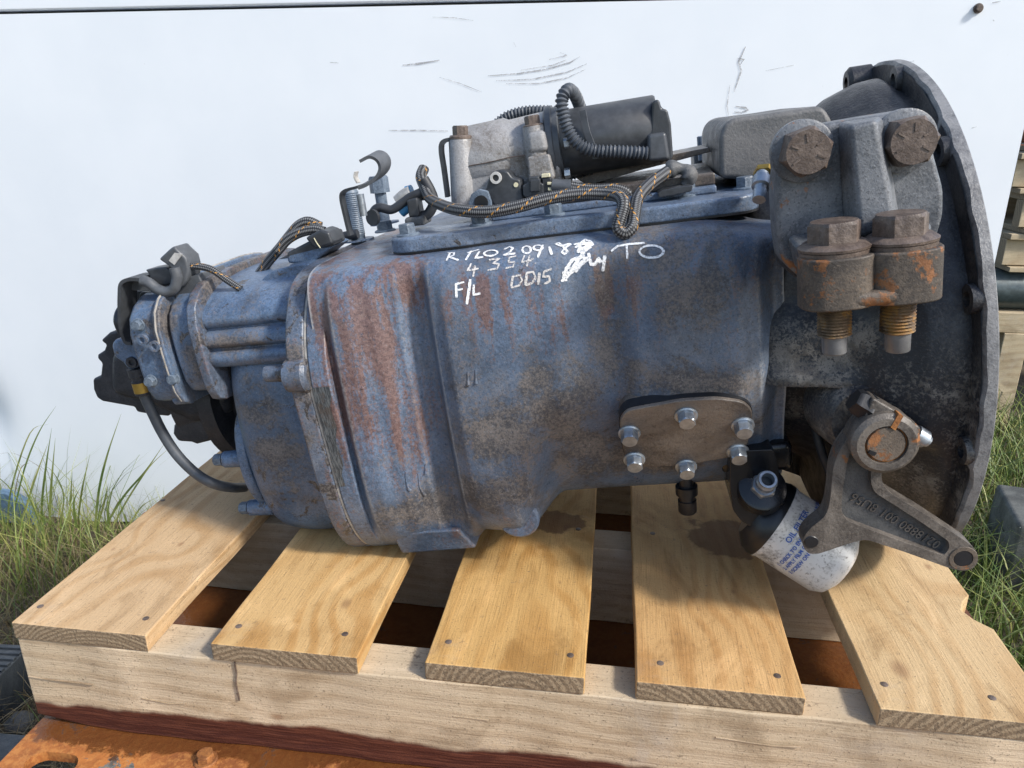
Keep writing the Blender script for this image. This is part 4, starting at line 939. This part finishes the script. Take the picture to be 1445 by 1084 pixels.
# rim: ring between outer and inner outlines, built on an even angular walk
def resamp(P, n):
    P = [Vector(p) for p in P]; P = P + [P[0]]; L = [0]
    for a, b in zip(P, P[1:]): L.append(L[-1] + (b - a).length)
    out = []
    for k in range(n):
        s = L[-1] * k / n; i = max(j for j in range(len(L)) if L[j] <= s + 1e-12); i = min(i, len(P) - 2)
        t = (s - L[i]) / max(1e-9, L[i + 1] - L[i]); out.append(P[i].lerp(P[i + 1], t))
    return out
bmr = bmesh.new()
io = fillet([G(x, y, LV - .008) for x, y in inner], .006, 3)
def ringface(P, Q, y):
    vo = [bmr.verts.new((p.x, y, p.z)) for p in P]; vi = [bmr.verts.new((p.x, y, p.z)) for p in Q]
    eo = [bmr.edges.new((vo[i], vo[(i + 1) % len(vo)])) for i in range(len(vo))]; ei = [bmr.edges.new((vi[i], vi[(i + 1) % len(vi)])) for i in range(len(vi))]
    bmesh.ops.triangle_fill(bmr, edges=eo + ei, use_beauty=True, use_dissolve=False); return vo, vi
a_ = ringface(Po, io, LV - .008); b_ = ringface(Po, io, LV + .012)
for A, B in zip(a_, b_):
    for i in range(len(A)): j = (i + 1) % len(A); bmr.faces.new((A[i], A[j], B[j], B[i]))
bmesh.ops.recalc_face_normals(bmr, faces=bmr.faces); me = bpy.data.meshes.new('lever_rim'); bmr.to_mesh(me); bmr.free()
link('lever_rim', me, 'lever', lv, bevel=.0035, seg=3, ang=50)
c = G(1246, 622, LV - .012); Rb = .0285
lathe('lever_hub', [(-.018, Rb), (.006, Rb), (.010, Rb - .004), (.010, .018), (.004, .0175)], c, (0, -1, 0), 'lever', lv, 40, cap=False)
lathe('lever_shaft', [(-.03, .0165), (.007, .0165), (.009, .0155)], c, (0, -1, 0), 'clamp', lv, 36)
lathe('rust_ring', [(-.002, .0182), (.0065, .0178), (.0068, .0166)], c, (0, -1, 0), 'rusty', lv, 36, cap=False)
P = [G(*p, LV - .0225) for p in q8([(530, 245), (575, 170), (600, 185), (556, 262)])]; mk('clamp_slot', *extr(P, (0, .01, 0)), 'rusty', lv)
P = [G(*p, LV - .0225) for p in q8([(418, 370), (455, 385), (442, 402), (408, 386)])]; mk('keyway', *extr(P, (0, .01, 0)), 'black', lv)
P = [G(*p, LV - .012) for p in q8([(430, 80), (560, 155), (698, 250), (690, 290), (640, 340), (600, 300), (480, 230), (385, 215), (395, 170)])]
mk('clamp_ear', *extr(fillet(P, .004), (0, .022, 0)), 'lever', lv, bevel=.003)
d_ = (G(1300, 618, LV) - G(1218, 570, LV)).normalized(); p = G(1224, 575, LV)
lathe('clamp_bolt_head', [(-.012, .010), (-.008, .0125), (.0, .0125), (.002, .014), (.004, .014)], p - d_ * .003, d_, 'black', lv, 6)
lathe('clamp_bolt_end', [(0, .0085), (.010, .0085), (.0105, .006), (.014, .0055)], G(1291, 612, LV), d_, 'zinc', lv, 14)
for px, r in (((1359, 788), .0085), ((1145, 765), .0065)):
    cc = G(*px, LV - .0082); 
    if r > .008: lathe('eye_ring', [(0, .0125), (.0010, .012), (.0010, r), (-.004, r - .001)], cc, (0, -1, 0), 'clamp', lv, 28, cap=False)
    lathe('eye_hole', [(0, r), (.0006, r - .0006)], cc, (0, -1, 0), 'black', lv, 24)
def text_mesh(s, size, ext=0):
    c = bpy.data.curves.new('t', 'FONT'); c.body = s; c.size = size; c.extrude = ext; c.offset = .00018 if not ext else 0; c.resolution_u = 3; c.align_x = 'LEFT'
    o = bpy.data.objects.new('t', c); COL.objects.link(o); bpy.context.view_layer.update()
    me = bpy.data.meshes.new_from_object(o.evaluated_get(bpy.context.evaluated_depsgraph_get())); bpy.data.objects.remove(o); bpy.data.curves.remove(c); return me
def cast_text(s, start, end, size):   # raised letters that read from start to end
    me = text_mesh(s, size, .0009); p0, p1 = G(*start, LV - .0006), G(*end, LV - .0006); u = (p1 - p0).normalized(); w = Vector((u.z, 0, -u.x)) * -1
    xs_ = [v.co.x for v in me.vertices]; k = (p1 - p0).length / (max(xs_) - min(xs_)); x0 = min(xs_)
    n_ = Vector((0, -1, 0)); w = n_.cross(u)
    for v in me.vertices: c_ = v.co.copy(); v.co = p0 + u * ((c_.x - x0) * k) + w * c_.y + n_ * c_.z
    me.materials.clear(); link('cast_number', me, 'lever', lv, smooth=0)
cast_text('0218880 001', q8([(808, 872)])[0], q8([(503, 690)])[0], .0125)
cast_text('8U56', q8([(468, 670)])[0], q8([(330, 600)])[0], .0125)

# ---- oil filter and its head
fh = bpy.data.objects.new('oil_filter', None); COL.objects.link(fh); fh.parent = gb
yo_ = -.165
fa, fb_ = G(1097, 739, yo_), G(1192, 801, yo_ - .02); ax_ = (fb_ - fa).normalized(); RFI = .0430
fa = fa - ax_ * .007; LF = (fb_ - fa).length - .002
lathe('filter_can', [(-.002, RFI - .002), (0, RFI + .0012), (.003, RFI + .0014), (.006, RFI), (.02, RFI - .0002), (LF - .016, RFI - .0012), (LF - .006, RFI - .006), (LF, RFI - .016), (LF + .003, .012), (LF + .003, .001)], fa, ax_, 'filter', fh, 64)
# printed text wrapped round the can
_, u_, w_ = basis(ax_)
toc = (loc(CAM) - fa); toc = (toc - ax_ * toc.dot(ax_)).normalized()
def wrap_text(s, a0, h, ang0):
    me = text_mesh(s, h); side = toc.cross(ax_)
    for v in me.vertices:
        t = ang0 + v.co.x / RFI; rr = RFI + .0006; d = toc * math.cos(t) + side * math.sin(t)
        v.co = fa + ax_ * (a0 - v.co.y) + d * rr
    me.materials.clear(); link('printed_text', me, 'print', fh, smooth=0)
wrap_text('OIL FILTER', .0200, .0085, -.25)
wrap_text('1. CHECK TO ENSURE GASKET IS IN GROOVE', .0285, .0056, -1.0)
wrap_text('2. APPLY FILM OF OIL TO GASKET', .0355, .0056, -1.0)
wrap_text('3. SCREW ON UNTIL GASKET MEETS BASE', .0425, .0056, -1.0)
lathe('filter_seat', [(-.022, .030), (-.012, .042), (-.004, .0448), (.0008, .0448), (.0012, .038)], fa, ax_, 'black', fh, 48)
hd = [(1030, 645), (1044, 636), (1092, 634), (1098, 655), (1102, 690), (1100, 720), (1080, 760), (1066, 748), (1046, 736), (1034, 720), (1030, 690)]
pxprism('filter_head', hd, -.19, -.11, 'black', fh, .009, .004, 4)
c = G(1075, 690, -.19); fd = (G(1087, 672, -.23) - c).normalized()
lathe('boss', [(-.01, .026), (.006, .024), (.008, .020)], c, fd, 'black', fh, 32)
bolt(c + fd * .008, fd, 'zinc', fh, .023, .010, 0, 0, 'union_nut', .2)
lathe('union', [(.016, .0092), (.018, .0098), (.024, .0092), (.026, .0105), (.034, .0105), (.036, .0088), (.040, .0088), (.040, .0065), (.024, .006)], c, fd, 'zinc', fh, 28, cap=False)
lathe('union_bore', [(.026, .0064), (.027, .006)], c, fd, 'black', fh, 20)
box('head_arm', (G(1065, 645, -.15).x, -.135, G(1065, 640, -.15).z), (.075, .06, .035), 'black', fh, .008)

# ---- hand-painted marks on the case
def stroke(pts, w, mat='paint', name='paint_mark'):
    S = [(600 + x * .2491, 320 + y * .2491) for x, y in pts]; D = []
    for (a, b), (c_, d) in zip(S, S[1:]):
        n_ = max(1, int(math.hypot(c_ - a, d - b) / 2.2)); D += [(a + (c_ - a) * k / n_, b + (d - b) * k / n_) for k in range(n_)]
    D.append(S[-1]); H = [case_hit(x, y) for x, y in D]; H = [h for h in H if h[0] is not None]
    V, F = [], []
    for i, (p, n_) in enumerate(H):
        t = (H[min(i + 1, len(H) - 1)][0] - H[max(i - 1, 0)][0]); 
        if t.length < 1e-7: t = Vector((1, 0, 0))
        s_ = n_.cross(t.normalized()).normalized(); k = w * .00040 * (.85 + .3 * rnd.random()) * (.75 if i in (0, len(H) - 1) else 1)
        V += [p + n_ * .0007 + s_ * k, p + n_ * .0007 - s_ * k]
    F = [[2 * i, 2 * i + 1, 2 * i + 3, 2 * i + 2] for i in range(len(H) - 1)]
    return V, F
def oval(cx, cy, rx, ry, a0=0, n=20, skew=0): return [(cx + rx * math.cos(a0 + 6.45 * k / n) + skew * math.sin(a0 + 6.45 * k / n), cy + ry * math.sin(a0 + 6.45 * k / n)) for k in range(n + 1)]
def paint(strokes, mat): joinmk('paint_mark', [stroke(p, w) for p, w in strokes], mat, case, smooth=0)
t = 2.9
paint([([(122, 195), (142, 150)], t), ([(128, 152), (165, 150), (162, 166), (135, 174), (190, 192)], t)], 'paint')
paint([([(230, 192), (262, 140)], t), ([(238, 152), (306, 132)], t)], 'paint')
paint([([(308, 142), (285, 180), (330, 174)], t)], 'paint')
paint([(oval(372, 152, 37, 16, 2.4, skew=-8), t)], 'paint')
paint([([(448, 132), (478, 116), (497, 124), (482, 146), (446, 163), (512, 154)], t + .4)], 'paint')
paint([(oval(575, 133, 24, 20, 4), t)], 'paint')
paint([(oval(640, 122, 26, 14, 5.6), t), ([(668, 106), (652, 140), (638, 176)], t)], 'paint')
paint([([(702, 116), (718, 160)], t + .6)], 'paint')
paint([([(824, 98), (770, 112), (738, 100), (758, 94), (790, 122), (806, 142), (788, 156), (774, 146), (796, 120), (828, 100)], t)], 'paint')
paint([([(842, 104), (882, 94), (850, 122)], t), ([(865, 150), (885, 96), (905, 76), (930, 84), (950, 104), (905, 112)], 4.2), ([(880, 100), (920, 96), (930, 118), (880, 130), (900, 158)], 6), ([(870, 130), (935, 110), (905, 140)], 4)], 'paint')
paint([([(768, 306), (804, 300)], 3.5), ([(782, 296), (800, 236), (832, 190), (905, 166)], 4.2), ([(796, 290), (830, 246), (862, 196), (892, 156)], 4.5), ([(776, 262), (826, 262), (850, 236)], 3.6), ([(805, 232), (842, 240), (870, 214)], 3.2), ([(848, 256), (882, 214), (930, 172), (925, 150)], 4.5), ([(830, 240), (900, 190), (905, 170)], 3.5)], 'paint')
paint([([(934, 182), (938, 214), (962, 212), (984, 178), (990, 206)], 4), ([(1018, 164), (1006, 252)], 4.2), ([(985, 200), (1012, 190)], 3)], 'paint')
paint([([(1054, 140), (1090, 112), (1160, 100), (1244, 94)], t), ([(1142, 104), (1146, 182)], t)], 'paint')
paint([(oval(1282, 142, 68, 34, 4.2), t)], 'paint')
paint([([(262, 210), (240, 250), (304, 238)], 2.4), ([(284, 222), (272, 284)], 2.4)], 'chalk')
paint([([(362, 190), (424, 182), (384, 208), (420, 214), (408, 238), (354, 248)], 2.4)], 'chalk')
paint([([(516, 168), (478, 176), (472, 204), (506, 202), (500, 228), (454, 236)], 2.2)], 'chalk')
paint([([(564, 164), (548, 202), (604, 192)], 2.2), ([(592, 164), (576, 226)], 2.2), ([(598, 188), (616, 182)], 2), ([(622, 208), (630, 208)], 2.4)], 'chalk')
paint([([(175, 320), (178, 402)], 3.2), ([(174, 326), (222, 314)], 2.6), ([(178, 362), (214, 352)], 2.6)], 'paint')
paint([([(256, 298), (250, 350), (236, 440)], 3.6)], 'paint')
paint([([(276, 328), (274, 386), (314, 378)], 3)], 'paint')
paint([([(497, 280), (487, 346)], 2.6), ([(492, 284), (538, 274), (550, 304), (530, 334), (487, 346)], 2.2)], 'chalk')
paint([([(576, 262), (568, 332)], 3.4), ([(572, 262), (612, 256), (626, 290), (604, 320), (568, 332)], 2.8)], 'chalk')
paint([([(648, 260), (640, 328)], 3.6)], 'chalk')
paint([([(718, 240), (674, 254), (668, 284), (704, 280), (706, 308), (672, 326)], 2.6)], 'chalk')

# ================================================================== GRASS, STONES, YARD
def blade_mat(name, a, b):
    m = M(name); v = m.obj(); n = m.noise(v, 7, 3, .6); g = m.new('NewGeometry'); r = g.outputs['Random Per Island']
    c = m.mix(r, a, b); c = m.mix(m.ramp(n, .4, .7), c, tuple(x * .7 for x in a)); m.b.inputs['Subsurface Weight'].default_value = 0
    return m.fin(c, .5)
MAT['grass'] = blade_mat('green_grass', (.10, .17, .03), (.34, .34, .11))
MAT['dry'] = blade_mat('dry_grass', (.19, .145, .07), (.33, .26, .14))
def blades(name, spots, hrange, wrange, mat, label, lean=.35, seed=1, cat='grass'):
    rr = random.Random(seed); V, F = [], []
    for (x, y, z) in spots:
        h = rr.uniform(*hrange); w = rr.uniform(*wrange); a = rr.uniform(0, 6.283); l = rr.uniform(.05, lean) * h * 2; b = rr.uniform(0, 6.283)
        du = Vector((math.cos(a), math.sin(a), 0)); dw = Vector((math.cos(b), math.sin(b), 0)); s = len(V); K = 4
        for k in range(K + 1):
            t = k / K; p = Vector((x, y, z)) + du * (l * t * t) + Vector((0, 0, h * (t - .35 * (l / h) * t * t * .5)))
            ww = w * (1 - t) ** .7 * .5
            V += [p + dw * ww, p - dw * ww] if k < K else [p]
        for k in range(K - 1): F.append([s + 2 * k, s + 2 * k + 1, s + 2 * k + 3, s + 2 * k + 2])
        F.append([s + 2 * K - 2, s + 2 * K - 1, s + 2 * K])
    o = mk(name, V, F, mat, None, smooth=0); tag(o, label, cat, None, 'stuff'); return o
def spots(n, x0, x1, y0, y1, seed, dens=None):
    rr = random.Random(seed); out = []
    while len(out) < n:
        x, y = rr.uniform(x0, x1), rr.uniform(y0, y1)
        if dens and rr.random() > dens(x, y): continue
        out.append((x, y, 0))
    return out
blades('grass', spots(2400, -2.4, -.75, .95, 1.78, 1, lambda x, y: .25 + .75 * sstep(1.25, 1.6, y)), (.04, .20), (.0018, .0045), 'grass', 'green grass growing along the foot of the white wall', .5, 1)
blades('dry_grass', spots(7000, -2.2, -.62, .45, 1.70, 2), (.03, .16), (.0015, .004), 'dry', 'matted dry straw-coloured grass beside the pallet', 1.1, 2)
blades('grass', spots(15000, .55, 2.6, .5, 3.0, 3), (.07, .26), (.003, .007), 'grass', 'lush green grass beyond the bell housing', .6, 3)
blades('dry_grass', spots(1500, .5, 2.6, .5, 3.0, 4), (.05, .15), (.002, .004), 'dry', 'dead grass stalks among the green grass beyond the gearbox', .9, 4)
blades('grass', spots(9000, 2.6, 9, 2.5, 8, 5), (.05, .2), (.006, .012), 'grass', 'far grass behind the timber stacks', .6, 5)
blades('grass', spots(420, -2.3, -1.35, 1.35, 1.76, 8), (.18, .36), (.002, .005), 'grass', 'taller loose grass tuft by the crumpled wall corner', .45, 8)
# tall stalks against the wall, drawn out one by one
V, F = [], []
def stalk(P, w):
    P = catmull(P, 5); s = len(V); n_ = len(P)
    for i, p in enumerate(P):
        t = i / (n_ - 1); ww = w * (1 if t < .5 else (1 - t) * 2) * .5 + .0002; V.append(p + Vector((ww, 0, 0))); V.append(p - Vector((ww, 0, 0)))
    for i in range(n_ - 1): F.append([s + 2 * i, s + 2 * i + 1, s + 2 * i + 3, s + 2 * i + 2])
for px, yy, w in [([(134, 745), (140, 690), (152, 640), (171, 584)], 1.62, .007), ([(58, 740), (60, 700), (66, 650), (73, 604)], 1.66, .007), ([(20, 720), (35, 660), (55, 610), (79, 573)], 1.6, .005),
                 ([(110, 735), (116, 690), (127, 641)], 1.68, .006), ([(98, 740), (100, 700), (102, 664)], 1.64, .006), ([(150, 740), (175, 700), (205, 665), (232, 626)], 1.58, .007), ([(160, 742), (180, 705), (210, 660), (238, 633)], 1.56, .005),
                 ([(140, 735), (148, 705), (153, 682)], 1.7, .006), ([(70, 745), (72, 690), (78, 618)], 1.63, .008), ([(30, 740), (48, 680), (68, 625)], 1.6, .006), ([(10, 745), (16, 690), (42, 612), (70, 598)], 1.62, .005),
                 ([(84, 745), (90, 700), (76, 668), (60, 655)], 1.6, .004), ([(108, 745), (104, 710), (112, 690)], 1.55, .006), ([(60, 750), (40, 700), (18, 670)], 1.55, .005), ([(180, 745), (200, 715), (225, 700)], 1.6, .004)]:
    stalk([onp(x, y, 1, yy) for x, y in px], w)
o = mk('grass', V, F, 'grass', None, smooth=0); tag(o, 'tall thin grass blades standing against the white wall', 'grass', None, 'stuff')
V, F = [], []
for px, yy, w in [([(20, 700), (30, 660), (50, 655), (75, 672)], 1.6, .0025), ([(150, 742), (170, 705), (195, 698), (215, 703)], 1.6, .003), ([(0, 640), (20, 640), (50, 655), (62, 668)], 1.58, .002), ([(5, 880), (20, 840), (40, 800), (46, 770)], 1.2, .003), ([(50, 870), (60, 820), (40, 790)], 1.25, .003)]:
    stalk([onp(x, y, 1, yy) for x, y in px], w)
o = mk('dry_grass', V, F, 'dry', None, smooth=0); tag(o, 'arching dry seed stalks against the white wall', 'grass', None, 'stuff')

def stone(px, py, size, label, seed, mat='stonem'):
    p = onp(px, py, 2, size * .25); bm = bmesh.new(); bmesh.ops.create_icosphere(bm, subdivisions=2, radius=size / 2); rr = random.Random(seed)
    for v in bm.verts: v.co *= 1 + rr.uniform(-.14, .14); v.co.z *= .7
    me = bpy.data.meshes.new('stone'); bm.to_mesh(me); bm.free(); o = link('stone', me, mat, None, smooth=60); o.location = p; tag(o, label, 'stone')
MAT['stonem'] = cast('grey_stone', (.09, .09, .085), (.20, .20, .19), 0, .8, .5, 12)
stone(28, 1020, .055, 'round grey stone beside the pallet corner', 1)
stone(8, 992, .03, 'small brown pebble in the dry grass by the pallet', 2)
MAT['slate'] = cast('dark_slate_plastic', (.035, .042, .05), (.075, .085, .095), 0, .55, .5, 10)
MAT['concrete'] = cast('weathered_concrete', (.055, .058, .055), (.13, .135, .125), 0, .85, .5, 10)
MAT['oldwood'] = wood_mat('grey_stack_timber', (.44, .36, .24), (.30, .22, .13), ring=(.02, -.10), seed=31., dust=.5, axis='x', freq=120, rc=.5)
MAT['redwood'] = wood_mat('brown_stack_timber', (.26, .13, .08), (.17, .08, .05), ring=(.02, -.10), seed=41., dust=.4, axis='x', freq=120, rc=.5)
MAT['pipe'] = simple('grey_green_pipe', (.06, .08, .085), .4, .2)
MAT['palepanel'] = simple('pale_sheet', (.48, .50, .50), .4)
def plank(px, py, z, L, wy, h, rz, label, mat='slate', ribs=0):
    p = onp(px, py, 2, z); r = bpy.data.objects.new('sleeper', None); COL.objects.link(r); r.location = (p.x, p.y, 0); r.rotation_euler = (0, 0, rz); tag(r, label, 'sleeper')
    box('beam', (-L / 2, 0, h / 2 + .01), (L, wy, h), mat, r, .004)
    for k in range(ribs): box('rib', (-L / 2, -wy / 2 + wy * (k + .5) / ribs, h + .012), (L * .998, wy / ribs * .55, .006), mat, r, .001)
plank(18, 935, .12, .9, .10, .11, R_(4), 'dark ribbed plastic sleeper lying in the grass left of the pallet', ribs=6)
plank(16, 1066, .14, .8, .09, .13, R_(2), 'dark smooth sleeper lying left of the rusty stand')
# scrap beneath the crumpled corner of the wall
p = onp(18, 735, 1, 1.70)
MAT['bluescrap'] = simple('faded_blue_scrap', (.10, .17, .26), .7)
v, f = extr([Vector((p.x - .25, 1.72, .02)), Vector((p.x + .05, 1.72, .02)), Vector((p.x + .03, 1.72, .09)), Vector((p.x - .02, 1.72, .12)), Vector((p.x - .25, 1.72, .13))], (0, .03, 0))
o = mk('scrap_sheet', v, f, 'bluescrap', None, bevel=.004); tag(o, 'faded blue scrap sheet leaning at the foot of the wall', 'scrap')
for i, (px, w_, lab) in enumerate([(250, .22, 'reddish brick rubble strip under the wall edge'), (330, .12, 'small brown brick piece under the wall edge')]):
    p = onp(px, 742, 1, 1.79); o = box('brick', (0, 0, .02), (w_, .09, .05), 'redwood', None, .006); o.location = (p.x, 1.83, 0); tag(o, lab, 'brick')

# right-hand background: block, stacked pallets, pipes
p = onp(1420, 850, 2, .02)
o = box('concrete_block', (0, 0, .10), (.42, .24, .21), 'concrete', None, .012); o.location = (p.x + .25, p.y + .14, 0); o.rotation_euler = (0, 0, R_(-12)); tag(o, 'dark weathered concrete block standing in the grass', 'block')
def stack_pallet(x, y, z, lab, mat, rz=0.):
    r = bpy.data.objects.new('stacked_pallet', None); COL.objects.link(r); r.location = (x, y, z); r.rotation_euler = (0, 0, rz); tag(r, lab, 'pallet', 'pallets stacked behind the wall')
    for k in range(3): box('bearer', (0, -.45 + .45 * k, .05), (1.2, .05, .095), mat, r, .003)
    for k in range(6): box('deck_board', (-.53 + .212 * k, 0, .109), (.14, 1.0, .020), mat, r, .002)
    for k in range(3): box('base_board', (-.53 + .53 * k, 0, -.010), (.10, 1.0, .018), mat, r, .002)
ys_ = 3.45
xb = onp(1412, 400, 1, ys_ - .5).x + .60
cx0 = xb
hz = lambda py: onp(1430, py, 1, ys_ - .5).z
fr_ = bpy.data.objects.new('timber_frame', None); COL.objects.link(fr_); fr_.location = (cx0, ys_, 0); tag(fr_, 'low weathered timber frame carrying pipes and stacked pallets', 'frame')
for k in (-.45, .45): box('post', (-.50, k, .19), (.09, .09, .40), 'oldwood', fr_, .004); box('post', (.50, k, .19), (.09, .09, .40), 'oldwood', fr_, .004)
for k in (-.45, .45): box('rail', (0, k, .43), (1.3, .08, .08), 'oldwood', fr_, .004)
z0 = .47
for dy, r_, lab in ((-.42, .075, 'grey-green pipe on the outer edge of the timber frame'), (-.10, .075, 'grey-green pipe between two others on the timber frame'), (.22, .075, 'grey-green pipe on the far side of the timber frame')):
    o = lathe('pipe', [(-.65, r_), (.65, r_), (.65, r_ - .008), (-.65, r_ - .008), (-.65, r_)], (0, 0, 0), (1, 0, 0), 'pipe', None, 28, cap=False); o.location = (cx0, ys_ + dy, z0 + r_ + .001)
    tag(o, lab, 'pipe', 'pipes on the timber frame')
z0 += .152
for k, (lab, mt) in enumerate([('lowest pale pallet of the stack on the pipes', 'oldwood'), ('second pale pallet of the stack above the pipes', 'oldwood'), ('third pale pallet of the stack above the pipes', 'oldwood'), ('topmost brown pallet of the stack behind the wall', 'redwood')]):
    stack_pallet(cx0 + [0, .015, -.01, .05][k], ys_, z0 + .02 + k * .14, lab, mt, R_([0, 1, -1, 1.5][k]))
o = box('pale_sheet', (0, 0, .2), (1.1, .02, .38), 'palepanel', None, .002); o.location = (cx0 + .05, ys_ + .62, 0); tag(o, 'pale grey sheet standing behind the timber frame', 'sheet')
o = box('shed', (0, 0, .9), (6, .2, 1.8), 'slate', None, .01); o.location = (cx0 + 2.4, 7.5, 0); tag(o, 'dark distant boundary fence behind the stacked pallets', 'fence')
